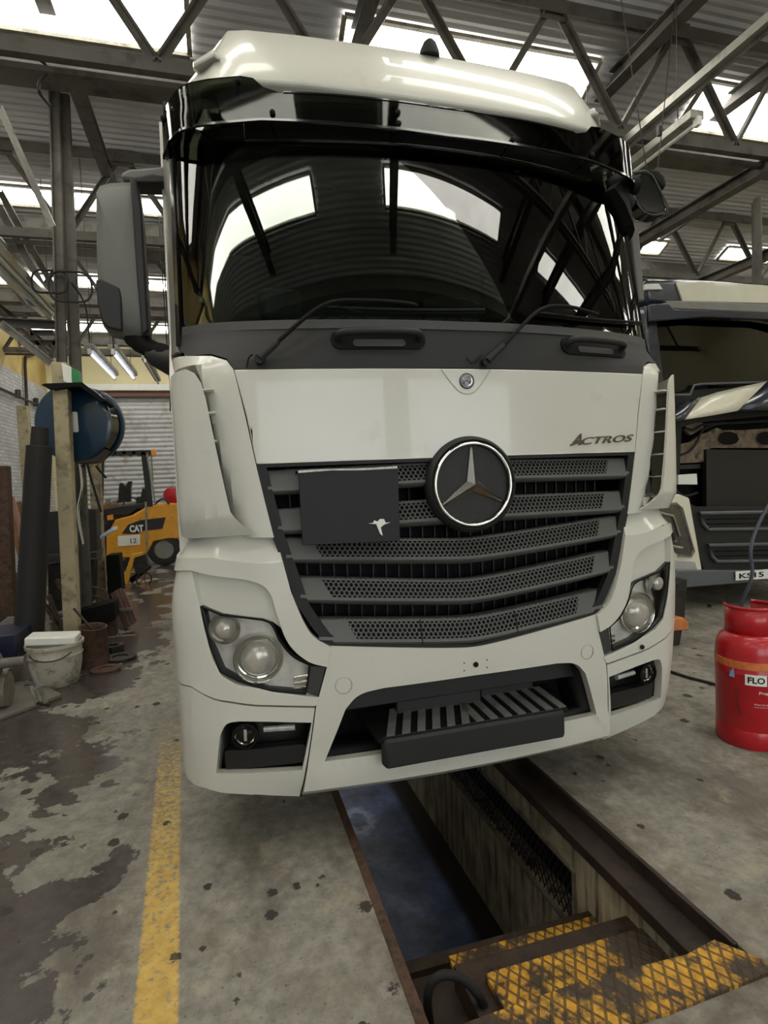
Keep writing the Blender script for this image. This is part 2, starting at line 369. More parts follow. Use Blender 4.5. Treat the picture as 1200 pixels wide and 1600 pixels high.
# walls
def brick_mat():
    t = NT('white_painted_brickwork'); v = t.co((1, 1, 1), (0, radians(90), 0)); X, Y, Z = t.sep(t.co())
    cb = t.add('ShaderNodeCombineXYZ'); t.l.new(Y, cb.inputs[0]); t.l.new(Z, cb.inputs[1])
    b = t.add('ShaderNodeTexBrick'); b.inputs['Scale'].default_value = 1; b.inputs['Brick Width'].default_value = .225; b.inputs['Row Height'].default_value = .075
    b.inputs['Mortar Size'].default_value = .006; b.inputs['Color1'].default_value = s2l((212, 214, 218)); b.inputs['Color2'].default_value = s2l((190, 192, 198)); b.inputs['Mortar'].default_value = s2l((150, 150, 152))
    t.l.new(cb.outputs[0], b.inputs['Vector'])
    up = t.step(Z, 4.30, 4.33); n = t.noise(1.4, 8, t.co(), .6)
    o = t.mix(t.math('MULTIPLY', t.step(n, .5, .7), .35), b.outputs['Color'], s2l((120, 112, 104)))
    o = t.mix(up, o, t.ramp(n, [(.3, s2l((188, 160, 96))), (.7, s2l((212, 192, 134)))]))
    t.col(o); t.bump(b.outputs['Fac'], -.3, .01); t.b.inputs['Roughness'].default_value = .7; return t.m
m = MB(); m.b(-4.5, -4.2, FY0, FY1, 0, 7.2); struct(m.build('wall_left', brick_mat(), keep=True, smooth=0))
CREAMW = mat('cream_end_wall', (222, 212, 172), .8, var=.06, scale=1, dirt=(160, 148, 110), dirt_lo=.6, dirt_hi=.8)
DX0, DX1, DZ, WY = -3.45, 1.2, 4.25, 17.0
m = MB(); m.b(-4.2, DX0, WY, WY + .3, 0, 7.2); m.b(DX1, 12, WY, WY + .3, 0, 7.2); m.b(DX0, DX1, WY, WY + .3, DZ, 7.2); struct(m.build('wall_far', CREAMW, keep=True, smooth=0))
m = MB(); rows = []
for i in range(33 * 4 + 1):
    z = i * (DZ - .1) / (33 * 4); ph = (i % 4); dy = (.0, -.016, -.026, -.016)[ph]; rows.append([(DX0, WY + .08 + dy, z), (DX1, WY + .08 + dy, z)])
m.grid(rows); m.b(DX0, DX1, WY + .12, WY + .16, 0, DZ)
dr = struct(m.build('door_1', mat('roller_shutter_grey', (196, 198, 200), .5, var=.06, scale=2, dirt=(150, 146, 140)), keep=True, smooth=0))
m = MB(); m.b(DX0 - .1, DX1 + .1, WY - .12, WY, DZ - .12, DZ + .02); struct(m.build('trim_1', mat('brown_lintel', (110, 74, 62), .6), keep=True))
m = MB(); m.b(DX0 - .1, DX1 + .1, WY - .2, WY - .1, DZ + .03, DZ + .2); struct(m.build('trim_2', WHITEP, keep=True))
m = MB()
for x in (DX0 - .06, DX1 + .06): m.b(x - .05, x + .05, WY - .1, WY, 0, DZ)
struct(m.build('trim_3', GREYP, keep=True))
m = MB(); m.b(12, 12.3, FY0, FY1, 0, 7.2); struct(m.build('wall_right', CREAMW, keep=True, smooth=0))
# the wall behind the camera has the open vehicle doors the truck came in by
m = MB(); m.b(-4.2, -2.4, FY0 - .3, FY0, 0, 7.2); m.b(8.6, 12, FY0 - .3, FY0, 0, 7.2); m.b(2.6, 3.6, FY0 - .3, FY0, 0, 4.6); m.b(-2.4, 8.6, FY0 - .3, FY0, 4.6, 7.2)
struct(m.build('wall_near', CREAMW, keep=True, smooth=0))
m = MB(); m.b(-30, 30, -40, FY0 - .3, -.1, -.01); struct(m.build('floor_yard', mat('yard_concrete', (150, 148, 142), .8), keep=True, smooth=0))

# saw-tooth roof: pitch k falls away from the camera to a valley at y = YV + PIT*k
YV, PIT, ZV, ZR = 5.54, 3.15, 5.25, 6.10
def sheet_mat():
    t = NT('corrugated_roof_sheet'); v = t.co(); X, Y, Z = t.sep(v)
    n = t.noise(.8, 6, v, .6); n2 = t.noise(5, 6, t.co((.15, 3, 3)), .6)
    o = t.ramp(n, [(.3, s2l((176, 176, 178))), (.7, s2l((206, 206, 208)))]); o = t.mix(t.math('MULTIPLY', t.step(n2, .5, .75), .5), o, s2l((128, 124, 120)))
    t.col(o); t.b.inputs['Roughness'].default_value = .6
    return t.m
SHEET = sheet_mat()
m = MB(); FRX = (FX0, FX1)
def corr(m, y0, z0, y1, z1, n):
    L = Vector((y1 - y0, z1 - z0)); nn = Vector((-L[1], L[0])).normalized() * .007; rows = []
    for i in range(n * 2 + 1):
        t = i / (n * 2); s_ = 1 if i % 2 else -1; y = y0 + L[0] * t + nn[0] * s_; z = z0 + L[1] * t + nn[1] * s_; rows.append([(FRX[0], y, z), (FRX[1], y, z)])
    m.grid(rows)
for k in range(-5, 4):
    yv = YV + PIT * k
    corr(m, yv - PIT / 2, ZR, yv, ZV, 26); corr(m, yv, ZV, yv + PIT / 2, ZR, 26)
struct(m.build('ceiling', SHEET, keep=True, smooth=0, recalc=False))
m = MB(); m.b(FX0 - .4, FX1 + .4, FY0 - .6, FY1 + .4, 7.2, 7.3); struct(m.build('ceiling_deck', STEEL, keep=True, smooth=0))
# translucent rooflight sheets, one object each
SKYM = emis('daylit_translucent_sheet', (255, 252, 240), SKYLIGHT)
FR = mat('rooflight_frame', (150, 146, 132), .6, dirt=(90, 80, 60))
def slope(y, k): return ZV + (YV + PIT * k - y) / (PIT / 2) * (ZR - ZV)
nw = 0
for k in range(-5, 4):
    for (xa, xb) in ((-3.9, -.05), (1.22, 3.72), (4.98, 7.5), (8.75, 11.25)):
      for sd in (-1, 1):
        nw += 1; yv = YV + PIT * k; a_, b_ = (.09, .32) if k <= 0 else (.09, .22)
        if k <= -2:
            if sd < 0: continue
            a_, b_ = .36, .54
        elif sd > 0: b_ = .24
        za, zb = ZV + a_, ZV + b_; ya = yv + sd * a_ * 1.853; yb = yv + sd * b_ * 1.853; dz = -.03
        m = MB(); m.add([(xa, ya, za + dz), (xb, ya, za + dz), (xb, yb, zb + dz), (xa, yb, zb + dz), (xa, ya + .004, za + dz + .01), (xb, ya + .004, za + dz + .01), (xb, yb + .004, zb + dz + .01), (xa, yb + .004, zb + dz + .01)],
                        [(0, 1, 2, 3), (7, 6, 5, 4), (0, 4, 5, 1), (1, 5, 6, 2), (2, 6, 7, 3), (3, 7, 4, 0)])
        w = struct(m.build('window_%d' % nw, SKYM, keep=True, smooth=0))
        m = MB()
        for (p, q) in (((xa, ya, za), (xb, ya, za)), ((xa, yb, zb), (xb, yb, zb)), ((xa, ya, za), (xa, yb, zb)), ((xb, ya, za), (xb, yb, zb))): m.bar((p[0], p[1], p[2] + dz - .01), (q[0], q[1], q[2] + dz - .01), .04, .03)
        m.build('window_frame', FR, w, smooth=0)
# valley gutters
for i, k in enumerate(range(-4, 4)):
    yv = YV + PIT * k; m = MB(); m.b(-4.2, 12, yv - .10, yv + .10, ZV - .22, ZV - .04)
    struct(m.build('trim_%d' % (4 + i), STEEL, smooth=0, keep=True))
# lattice girders under the high side of each pitch, with W bracing
TZ, BZ = 5.66, 4.66
place = {0: 'nearest the cab roof', 1: 'second one back, above the wing mirror', 2: 'third one back', 3: 'last one before the roller shutter'}
for k in range(-4, 4):
    yg = 4.6 + PIT * k
    if k == 3: yg = 13.9
    t = thing('lattice_girder', 'dark steel lattice girder spanning the roof, ' + place[k] if k >= 0 else 'dark steel lattice girder overhead ' + {-1: 'directly above the cab front, outside the view', -2: 'just behind the viewer, mirrored highest in the windscreen', -3: 'farther behind the viewer, mirrored lower in the windscreen', -4: 'last one behind the viewer, by the open vehicle doors'}[k], 'girder', (4, yg, BZ), 'lattice girders across the roof')
    m = MB(); m.angle((-4.19, yg, TZ), (11.99, yg, TZ), .11); m.bar((-4.19, yg + .03, TZ), (11.99, yg + .03, TZ), .08, .07); m.build('top_chord', STEEL, t, smooth=0)
    m = MB(); m.bar((-4.19, yg, BZ), (11.99, yg, BZ), .07, .10); m.bar((-4.19, yg + .09, BZ - .07), (11.99, yg + .09, BZ - .07), .05, .04); m.build('bottom_chord', STEEL, t, smooth=0)
    x = -4.17
    proto = None
    while x < 10.6:
        for (xa, za, xb, zb) in ((x, BZ, x + .65, TZ), (x + .65, TZ, x + 1.3, BZ)):
            m = MB(); m.angle((xa, yg, za), (xb, yg, zb), .055, .01, (0, 1, 0)); m.build('brace', STEEL, t, smooth=0)
        m = MB(); m.box((x + .65, yg - .02, TZ - .05), (.26, .012, .2)); m.build('gusset', STEEL, t, smooth=0)
        x += 1.3
# beams running away from the camera, on the top and bottom chords
for i, (x, z, y0, y1, w, h, lab) in enumerate((
    (3.95, 5.52, -8, 14, .13, .13, 'dark upper roof beam above the right front corner of the cab'),
    (5.38, 5.50, -8, 14, .13, .13, 'dark upper roof beam farthest right, above the bright rooflight'),
    (5.38, 4.62, -8, 14, .12, .12, 'dark lower roof beam running back over the second truck'),
    (7.6, 4.62, -8, 14, .12, .12, 'dark lower roof beam outermost on the right, over the second truck roof'),
    (1.35, 5.5, -8, 14, .12, .12, 'dark upper roof beam over the middle of the cab roof'),
    (-1.1, 5.5, -8, 14, .12, .12, 'dark upper roof beam above the hose reel posts'),
    (-3.2, 4.62, -8, 14, .1, .1, 'dark lower roof beam along the left wall'))):
    m = MB(); m.bar((x, y0, z), (x, y1, z), w, .012); m.bar((x, y0, z - h * .5), (x, y1, z - h * .5), .014, h); m.bar((x, y0, z - h), (x, y1, z - h), w, .012)
    tag(m.build('roof_beam', STEEL, smooth=0), lab, 'beam', 'roof beams')

# ------------------------------------------------------------------ the white truck: one front surface that every panel lies on
VZ = [(0.2, 2.50), (.28, 2.435), (.43, 2.385), (.6, 2.352), (.78, 2.335), (1.0, 2.325), (1.7, 2.322), (2.09, 2.33), (2.28, 2.355), (3.2, 2.54), (3.4, 2.60), (3.7, 2.75)]
def vz(z):
    if z <= VZ[0][0]: return VZ[0][1]
    for (a, b), (c, d_) in zip(VZ, VZ[1:]):
        if z <= c: return b + (d_ - b) * (z - a) / (c - a)
    return VZ[-1][1]
UA, AL = .97, .42
def UWz(z): return .305 if z < 1.15 else .25 if 1.38 < z < 2.3 else .305 - (z - 1.15) * .24 if z <= 1.38 else .25
def kz(z): return .08 if z < 2.1 else min(.16, .08 + (z - 2.1) * .5)
def bz(z): return .25 if z < 2.1 else min(.30, .25 + (z - 2.1) * .3)
def SM(s, z):
    UW = UWz(z)
    return SM_(s, z, UW)
def SM_(s, z, UW):                      # parameter s across the front and round the corner -> (u, y)
    a = abs(s); sg = 1 if s >= 0 else -1
    if a <= UA: return s, vz(z) + kz(z) * a * a
    t = a - UA
    if t < AL:
        ph = t / AL * pi / 2; u = UA + UW * sin(ph) ** (2 / 2.6); dy = bz(z) * (1 - cos(ph) ** (2 / 2.6))
    else: u = UA + UW; dy = bz(z) + (t - AL)
    return sg * u, vz(z) + kz(z) * min(u, 1.1) ** 2 + dy
def u2s(u, z=.6):
    a = abs(u); UW = UWz(z)
    if a <= UA: return u
    q = min((a - UA) / UW, .9999); return (1 if u >= 0 else -1) * (UA + AL * asin(q ** 1.3) / (pi / 2))
def W(s, z, off=0):                # world point on the surface, off > 0 is inward
    u, y = SM(s, z)
    if off:
        u1, y1 = SM(s + .004, z); u0, y0 = SM(s - .004, z); tx, ty = u1 - u0, y1 - y0; L = sqrt(tx * tx + ty * ty) or 1
        u += -ty / L * off; y += tx / L * off
    return Vector((u + X0, y, z))
def P(px, py, off=0):              # pixel -> (s, z) on the surface
    v = ray(px, py); y = 2.4
    for _ in range(50):
        q = v * (y / v[1]); z = q[2] + H; um = UA + UWz(z) - .002; u = max(-um, min(um, q[0] - X0))
        y += .5 * (SM(u2s(u, z), z)[1] + off - y)
    return u2s(u, z), z
def tr(pts, off=0, n=5):
    """trace: tuples (px,py), (px,py,'r') = rounded corner, ('s',s,z) = given on the surface"""
    out = []; N = len(pts)
    Q_ = [None if p[0] == 's' else Vector(p[:2]) for p in pts]
    for i, p in enumerate(pts):
        if p[0] == 's': out.append((p[1], p[2])); continue
        a, c = Q_[i - 1], Q_[(i + 1) % N]
        if len(p) == 3 and a is not None and c is not None:
            b = Q_[i]; A = b + (a - b) * .48; C_ = b + (c - b) * .48
            for k in range(n + 1):
                t = k / n; q = A * (1 - t) ** 2 + b * 2 * t * (1 - t) + C_ * t * t; out.append(P(q.x, q.y, off))
        else: out.append(P(p[0], p[1], off))
    return out
def mir(poly): return [(-s, z) for s, z in poly][::-1]
def sym(half): return half + [(-s, z) for s, z in reversed(half) if abs(s) > 1e-4]
def rround(s0, s1, z0, z1, r, n=4):
    out = []
    for (cx, cz, a0) in ((s1 - r, z1 - r, 0), (s0 + r, z1 - r, 90), (s0 + r, z0 + r, 180), (s1 - r, z0 + r, 270)):
        for k in range(n + 1):
            a = radians(a0 + 90 * k / n); out.append((cx + r * cos(a), cz + r * sin(a)))
    return out
def panel(name, poly, m, parent, off=0, thick=.025, holes=(), step=.07, bevel=.005, smooth=35, surf=None):
    surf = surf or W
    fo = off if callable(off) else (lambda s, z: off)
    bm = bmesh.new(); loops = []
    for lp in [poly] + list(holes):
        q = []
        for p in lp:
            if not q or (abs(q[-1][0] - p[0]) + abs(q[-1][1] - p[1])) > 1e-3: q.append(p)
        if abs(q[0][0] - q[-1][0]) + abs(q[0][1] - q[-1][1]) < 1e-3: q.pop()
        loops.append(q)
    from mathutils.geometry import tessellate_polygon
    flat = [p for q in loops for p in q]; bv = [bm.verts.new((p[0], 0, p[1])) for p in flat]
    for t3 in tessellate_polygon([[Vector((p[0], p[1], 0)) for p in q] for q in loops]):
        if len(set(t3)) == 3:
            try: bm.faces.new([bv[i] for i in t3])
            except ValueError: pass
    bmesh.ops.recalc_face_normals(bm, faces=bm.faces)
    ss = [v.co.x for v in bm.verts]; zz = [v.co.z for v in bm.verts]
    def cuts(lo, hi, st, ax):
        k = math.floor(lo / st) + 1
        while k * st < hi - 1e-5:
            c = [0, 0, 0]; c[ax] = k * st; no = [0, 0, 0]; no[ax] = 1
            bmesh.ops.bisect_plane(bm, geom=bm.verts[:] + bm.edges[:] + bm.faces[:], dist=1e-5, plane_co=c, plane_no=no); k += 1
    cuts(min(ss), max(ss), step, 0); cuts(min(zz), max(zz), step * 1.6, 2)
    ed = [e for e in bm.edges if len(e.link_faces) == 2 and abs(e.verts[0].co.x - e.verts[1].co.x) > 1e-4 and abs(e.verts[0].co.z - e.verts[1].co.z) > 1e-4]
    if ed: bmesh.ops.dissolve_edges(bm, edges=ed, use_verts=False, use_face_split=False)
    bm.verts.ensure_lookup_table(); bm.verts.index_update(); V = [(v.co.x, v.co.z) for v in bm.verts]
    Fs = [[v.index for v in f_.verts] for f_ in bm.faces]; bd = [(e.verts[0].index, e.verts[1].index) for e in bm.edges if len(e.link_faces) == 1]; bm.free()
    n = len(V); mb = MB(); vs = [surf(s, z, fo(s, z)) for s, z in V] + [surf(s, z, fo(s, z) + thick) for s, z in V]
    mb.add(vs, Fs + [[i + n for i in reversed(q)] for q in Fs] + [(a, b, b + n, a + n) for a, b in bd])
    return mb.build(name, m, parent, bevel=bevel, smooth=smooth)
def both(name, poly, m, parent, **k):
    a = panel(name, poly, m, parent, **k)
    if 'holes' in k: k['holes'] = [mir(h_) for h_ in k['holes']]
    return [a, panel(name, mir(poly), m, parent, **k)]

T = thing('truck', 'white tractor unit with a chrome star in a dark grille, parked over the pit', 'truck', (X0, 2.4, 0))
# upper body ----------------------------------------------------------
hood = panel('hood_panel', sym([(0, 2.083), (-.969, 2.083), P(385, 650), (-.902, 1.705), (0, 1.705)]), WHITE, T, off=0, thick=.03)
def coff(s, z):
    s0 = .935 + (z - 1.42) / .63 * .135; q = max(0, min(1, (abs(s) - s0) / .12)) * max(0, min(1, (2.12 - z) / .05)); return .002 + .15 * q * q * (3 - 2 * q)
both('side_column', tr([('s', -1.60, 2.20), (330, 556), (354, 563), (364, 576), (383, 650), (400, 727), (414, 785), (428, 840), ('s', -1.1, 1.415), ('s', -1.60, 1.415)]), WHITE, T, thick=.03, off=coff, step=.03)
DO = -.07
def WD(s, z, off=0): return W(s, z, 0) + Vector((0, off, 0))
def doff(s, z): return DO + (0 if z > 1.496 else (1.496 - z) / .09 * .06)
defl = tr([('s', -1.44, 2.07), (290, 577), (304, 583), (314, 598), (322, 625), (345, 735), (360, 800), (380, 822), (403, 836), ('s', -1.2, 1.415), ('s', -1.42, 1.425)], off=DO)
for sg, pl in ((-1, defl), (1, mir(defl))):
    o = panel('air_deflector', pl, WHITE, T, off=doff, thick=.016, bevel=.006, surf=WD, step=.055)
    for z in (2.0, 1.91, 1.80, 1.69, 1.58, 1.48):
        mb = MB(); rows = [[], []]
        for s in (1.03, 1.08, 1.13, 1.18, 1.23, 1.28, 1.34, 1.38): rows[0].append(WD(sg * s, z, -.054)); rows[1].append(WD(sg * s, z, .11))
        mb.grid(rows); mb.build('vent_slat', WHITE, o, solid=.006)
# dark cowl below the windscreen
panel('windscreen_cowl', sym([(0, 2.285), (-1.20, 2.295), (-1.22, 2.20), P(292, 556), P(330, 553), P(354, 560), P(366, 578), (0, 2.086)]), PLAST2, T, off=.002, thick=.03, bevel=.004)
panel('cowl_top_strip', sym([(0, 2.289), (-1.18, 2.30), (-1.18, 2.262), (0, 2.25)]), PLAST, T, off=-.004, thick=.02, bevel=.003)
both('corner_pillar', [(-1.50, 2.19), (-1.235, 2.19), (-1.215, 3.14), (-1.48, 3.14)], mat('grey_pillar_trim', (112, 110, 102), .45), T, off=-.004, thick=.03)
both('pillar_seal', [(-1.236, 2.22), (-1.20, 2.22), (-1.185, 3.14), (-1.218, 3.14)], GLOSSB, T, off=-.006, thick=.02)
# windscreen
panel('windscreen', sym([(0, 2.27), (-1.205, 2.28), (-1.19, 3.28), (0, 3.28)]), SCREEN, T, off=.006, thick=.006, bevel=0, step=.05, smooth=60)
panel('windscreen_band', sym([(0, 3.30), (-1.19, 3.30), (-1.19, 3.10), (-.6, 3.09), (0, 3.09)]), GLOSSB, T, off=.016, thick=.004, bevel=0)
both('windscreen_band', [(-1.205, 2.28), (-1.165, 2.28), (-1.15, 3.10), (-1.19, 3.10)], GLOSSB, T, off=.016, thick=.004, bevel=0)
# grab handles in the cowl
for s0 in (-.575, .50):
    o = panel('grab_handle', rround(s0, s0 + .40, 2.165, 2.245, .038), BLACK, T, off=-.006, thick=.012)
    mb = MB(); pts = [W(s0 + .03, 2.20, .01), W(s0 + .035, 2.222, -.035), W(s0 + .08, 2.228, -.05), W(s0 + .20, 2.23, -.053), W(s0 + .32, 2.228, -.05), W(s0 + .365, 2.222, -.035), W(s0 + .37, 2.20, .01)]
    mb.tube(smooth_pts(pts, 4), .016, 10); mb.build('grip', PLAST2, o)
    o2 = panel('recess_lip', rround(s0 + .09, s0 + .31, 2.175, 2.205, .014), PLAST, o, off=-.009, thick=.01)
# star badges and lettering ------------------------------------------
SZ = 1.585; sc = Vector((X0, 2.322, SZ)); fy = Vector((0, -1, 0))
star = bpy.data.objects.new('star_emblem', None); COL.objects.link(star); star.parent = T
mb = MB(); mb.lathe(sc + Vector((0, .03, 0)), [(.205, 0), (.209, .03), (.205, .052), (.193, .064), (.186, .058), (.182, .04)], fy, 56); mb.build('badge_surround', PLAST2, star)
def weave():
    t = NT('black_mesh_weave'); v = t.co(); c = []
    for a in (35, -35):
        mp = t.add('ShaderNodeMapping'); t.l.new(v, mp.inputs[0]); mp.inputs['Rotation'].default_value = (0, radians(a), 0)
        c.append(t.math('SINE', t.math('MULTIPLY', t.sep(mp.outputs[0])[0], 900)))
    w = t.step(t.math('ADD', c[0], c[1]), -.2, 1.2); t.col(t.mix(w, s2l((14, 13, 12)), s2l((52, 50, 47)))); t.bump(w, .5, .003); t.b.inputs['Roughness'].default_value = .5; return t.m
mb = MB(); mb.lathe(sc + Vector((0, .03, 0)), [(.190, 0), (.188, .045)], fy, 56); mb.build('mesh_disc', weave(), star)
mb = MB(); mb.tube([sc + Vector((cos(a) * .1755, -.032, sin(a) * .1755)) for a in [2 * pi * i / 64 for i in range(64)]], .0075, 10, closed=True); mb.build('chrome_ring', CHROME, star)
def star_mb(c, R, r, dep, lift):
    mb = MB(); c = Vector(c)
    for k in range(3):
        a = radians(90 + 120 * k); d_ = Vector((cos(a), 0, sin(a))); L = Vector((cos(a + pi / 3), 0, sin(a + pi / 3))); R_ = Vector((cos(a - pi / 3), 0, sin(a - pi / 3)))
        tip = c + d_ * R + Vector((0, -lift, 0)); top = c + Vector((0, -lift - dep, 0)); l = c + L * r + Vector((0, -lift, 0)); rr = c + R_ * r + Vector((0, -lift, 0)); bk = c + Vector((0, -lift + .004, 0))
        tl = tip + L * .0035; tr_ = tip + R_ * .0035; tp = tip + Vector((0, -.004, 0))
        mb.add([tl, tp, tr_, top, l, rr, bk], [(0, 1, 3, 4), (1, 2, 5, 3), (0, 4, 6), (2, 6, 5), (0, 6, 2), (0, 2, 1)])
    return mb
star_mb(sc, .171, .030, .026, .022).build('three_point_star', CHROME, star, smooth=0)
# small round badge under the windscreen, in its U shaped groove
bc = W(0, 2.03, 0); rb = bpy.data.objects.new('round_badge', None); COL.objects.link(rb); rb.parent = T
mb = MB(); mb.lathe(bc, [(.034, 0), (.034, .006), (.031, .009), (.029, .006)], fy, 32); mb.build('badge_plate', mat('pewter_badge', (96, 96, 98), .3, .8), rb)
mb = MB(); mb.tube([bc + Vector((cos(a) * .0205, -.009, sin(a) * .0205)) for a in [2 * pi * i / 32 for i in range(32)]], .0016, 6, closed=True); mb.build('badge_ring', CHROME, rb)
star_mb(bc, .019, .004, .003, .007).build('badge_star', CHROME, rb, smooth=0)
mb = MB(); mb.tube(smooth_pts([W(s, z, -.0005) for s, z in ((-.115, 2.08), (-.07, 2.02), (-.035, 1.985), (0, 1.975), (.035, 1.985), (.07, 2.02), (.115, 2.08))]), .003, 6); mb.build('badge_groove', mat('shadow_gap_white', (186, 182, 168), .5), T)
s_a, z_a = P(890, 698); s_b, z_b = P(989, 691); mS = mat('pewter_lettering', (116, 104, 100), .28, .8)
k_a = (s_b - s_a)
def onhood(x, y, d_): return W(s_a + x, z_a + .004 + x / k_a * (z_b - z_a) + y, -.003 - max(d_, 0) - .002)
for (txt, x_, w_, h_) in (('A', .0, .066, .052), ('CTROS', .062, k_a - .062, .034)):
    text_on(txt, 'model_lettering', mS, T, (lambda x, y, d_, x_=x_: onhood(x + x_, y, d_)), width=w_, height=h_, shear=.55 if txt == 'A' else .35, extrude=.002, bold=.02)
mb = MB(); a_ = onhood(0, .002, 0); b_ = onhood(.075, .02, 0); mb.bar(a_, b_, .004, .008); mb.build('model_lettering', mS, T, smooth=0)

# grille -------------------------------------------------------------
EB = [(1.705, .898), (1.41, .838), (1.29, .80), (1.12, .752), (1.03, .70), (.985, .67), (.945, .64)]
def ue(z):
    if z >= EB[0][0]: return EB[0][1]
    for (a, b), (c, d_) in zip(EB, EB[1:]):
        if z >= c: return b + (d_ - b) * (a - z) / (a - c)
    return EB[-1][1]
def vee(u, w=.78): return min(1., (sqrt(u * u + .0064) - .08) / (sqrt(w * w + .0064) - .08))
GD = .0  # grille stands on the surface
out = [(0, 1.704)] + [(-ue(z), z) for z in (1.704, 1.6, 1.5, 1.41, 1.29, 1.2, 1.12, 1.06, 1.03, 1.0, .97)] + [(-.64, .940)]
inn = [(0, 1.690)] + [(-ue(z) + .032, z) for z in (1.690, 1.6, 1.5, 1.41, 1.29, 1.2, 1.12, 1.06, 1.02, .99)] + [(-.60, .955), (0, .875)]
outf = [(0, 1.712)] + [(s - .018, z + (.008 if z > 1.69 else 0)) for s, z in out[1:]]
panel('grille_frame', sym(outf + [(0, .862)]), PLAST2, T, off=.005, thick=.03, holes=[sym(inn)])
panel('grille_back', sym(out + [(0, .865)]), BLACK, T, off=.20, thick=.01, bevel=0)
for sg in (-1, 1):       # cheeks that close the grille box
    mb = MB(); rows = [[], []]
    for z in (1.70, 1.5, 1.41, 1.29, 1.12, 1.03, .97, .945): rows[0].append(W(sg * ue(z) * .99, z, .03)); rows[1].append(W(sg * ue(z) * .99, z, .21))
    mb.grid(rows); mb.build('grille_cheek', BLACK, T, solid=.006)
mb = MB()
for i in range(-13, 14):
    u = i * .06; mb.bar(W(u, 1.69, .15), W(u, .90 + .08 * abs(u), .17), .006, .02)
mb.build('radiator_fins', mat('radiator_black', (20, 20, 21), .5), T, smooth=0)
GCY = mat('grille_slat_grey', (84, 84, 82), .5, var=.05, bump=.08, bscale=250)
SL = [  # top edge, face bottom, lip bottom at the sides; the same at the middle; half width of holes
    (1.680, 1.600, 1.575, 1.690, 1.612, 1.585, .76),
    (1.520, 1.437, 1.411, 1.530, 1.445, 1.415, .73),
    (1.400, 1.318, 1.291, 1.350, 1.268, 1.237, .70),
    (1.236, 1.152, 1.124, 1.167, 1.085, 1.054, .665),
    (1.060, .976, .947, .996, .905, .868, .57)]
PX_ = .0212; PZh = PX_ * .866; HR = .0085
for i, (ta, fa, la, tc, fc, lc, hw) in enumerate(SL):
    slat = bpy.data.objects.new('grille_slat', None); COL.objects.link(slat); slat.parent = T
    def zz(u, a, c, w=.78): return c + (a - c) * vee(u, w)
    def pt(u, k, w=ue((ta + fa) / 2) - .02):
        t_, f_, l_ = zz(u, ta, tc), zz(u, fa, fc), zz(u, la, lc)
        prof = [(t_ - .004, .10), (t_, .040), (t_ - .006, .031), (f_, .0), (f_ - .006, -.003), (f_ - .012, .0), (l_, .028), (l_ + .004, .09)]
        return prof[k]
    def face(u, q, dd=0):           # q 0 at top of face, 1 at its bottom
        (z0, o0), (z1, o1) = pt(u, 2), pt(u, 3); return W(u, z0 + (z1 - z0) * q, o0 + (o1 - o0) * q + dd)
    wid = lambda z: ue(z) - (.031 if i < 4 else .031)
    nu = 60
    for part, ks in (('slat_top', (0, 1, 2)), ('slat_lip', (3, 4, 5, 6, 7))):
        mb = MB(); rows = []
        for k in ks:
            rows.append([W(wid(pt(u0 * .78, k)[0]) * u0, *pt(wid(pt(u0 * .78, k)[0]) * u0, k)) for u0 in [-1 + 2 * j / nu for j in range(nu + 1)]])
        mb.grid(rows); mb.build(part, GCY, slat, smooth=50)
    # solid borders of the face
    mb = MB(); q0, q1 = .07, .93
    for (qa, qb) in ((0, q0), (q1, 1)): mb.grid([[face(wid(ta) * (-1 + 2 * j / nu) * .995, q) for j in range(nu + 1)] for q in (qa, qb)])
    for sg in (-1, 1):
        for j in range(8):
            a = (hw - .02 * 0 + (wid(ta) - hw) * j / 8); b = hw + (wid(ta) - hw) * (j + 1) / 8
            # slanting end of the hole field
            def ed(x, q): return sg * (x - (.045 * q * (1 - (x - hw) / (wid(ta) - hw))))
            mb.grid([[face(ed(a, q), q) for q in (0, .25, .5, .75, 1)], [face(ed(b, q), q) for q in (0, .25, .5, .75, 1)]])
    mb.build('slat_border', GCY, slat, smooth=50)
    # perforated field: hexagonal cells, each with its own hole
    mb = MB(); fh = (ta - .006 - fa); nrow = 4
    for rw in range(nrow + 1):
        qc = (rw + .0) / nrow * .84 + .08
        nc = int((hw + .03) / PX_)
        for cidx in range(-nc, nc + 1):
            uc = cidx * PX_ + (PX_ / 2 if rw % 2 else 0)
            if i < 2 and abs(uc) < .175: continue
            if i < 2 and uc < -.30 and uc > -.76 and False: continue
            vs = []; fs = []
            for kk in range(6):
                a = radians(60 * kk + 30)
                vs.append(face(uc + PX_ / sqrt(3) * cos(a), qc + PX_ / sqrt(3) * sin(a) / fh, .001))
            for kk in range(6):
                a = radians(60 * kk + 30)
                vs.append(face(uc + HR * cos(a), qc + HR * sin(a) / fh, .001))
            for kk in range(6): fs.append((kk, (kk + 1) % 6, 6 + (kk + 1) % 6, 6 + kk))
            mb.add(vs, fs)
    o = mb.build('perforated_face', GCY, slat, smooth=0); o['kind'] = 'stuff'
    mb = MB(); mb.grid([[face(u0 * wid(ta) * .98, q, .035) for u0 in [-1 + 2 * j / 30 for j in range(31)]] for q in (0, 1)]); mb.build('slat_backing', BLACK, slat)
    if i == 4:
        for u in (-.245, .21, .0):
            if u == 0: continue
            mb = MB(); mb.grid([[face(u - .0025, q, -.002) for q in (0, .5, 1)], [face(u + .0025, q, -.002) for q in (0, .5, 1)]]); mb.add([W(u + e, *pt(u, k)) + Vector((0, -.002, 0)) for k in (3, 4, 5, 6) for e in (-.0025, .0025)], [(0, 1, 3, 2), (2, 3, 5, 4), (4, 5, 7, 6)]); mb.build('slat_joint', BLACK, slat, smooth=0)
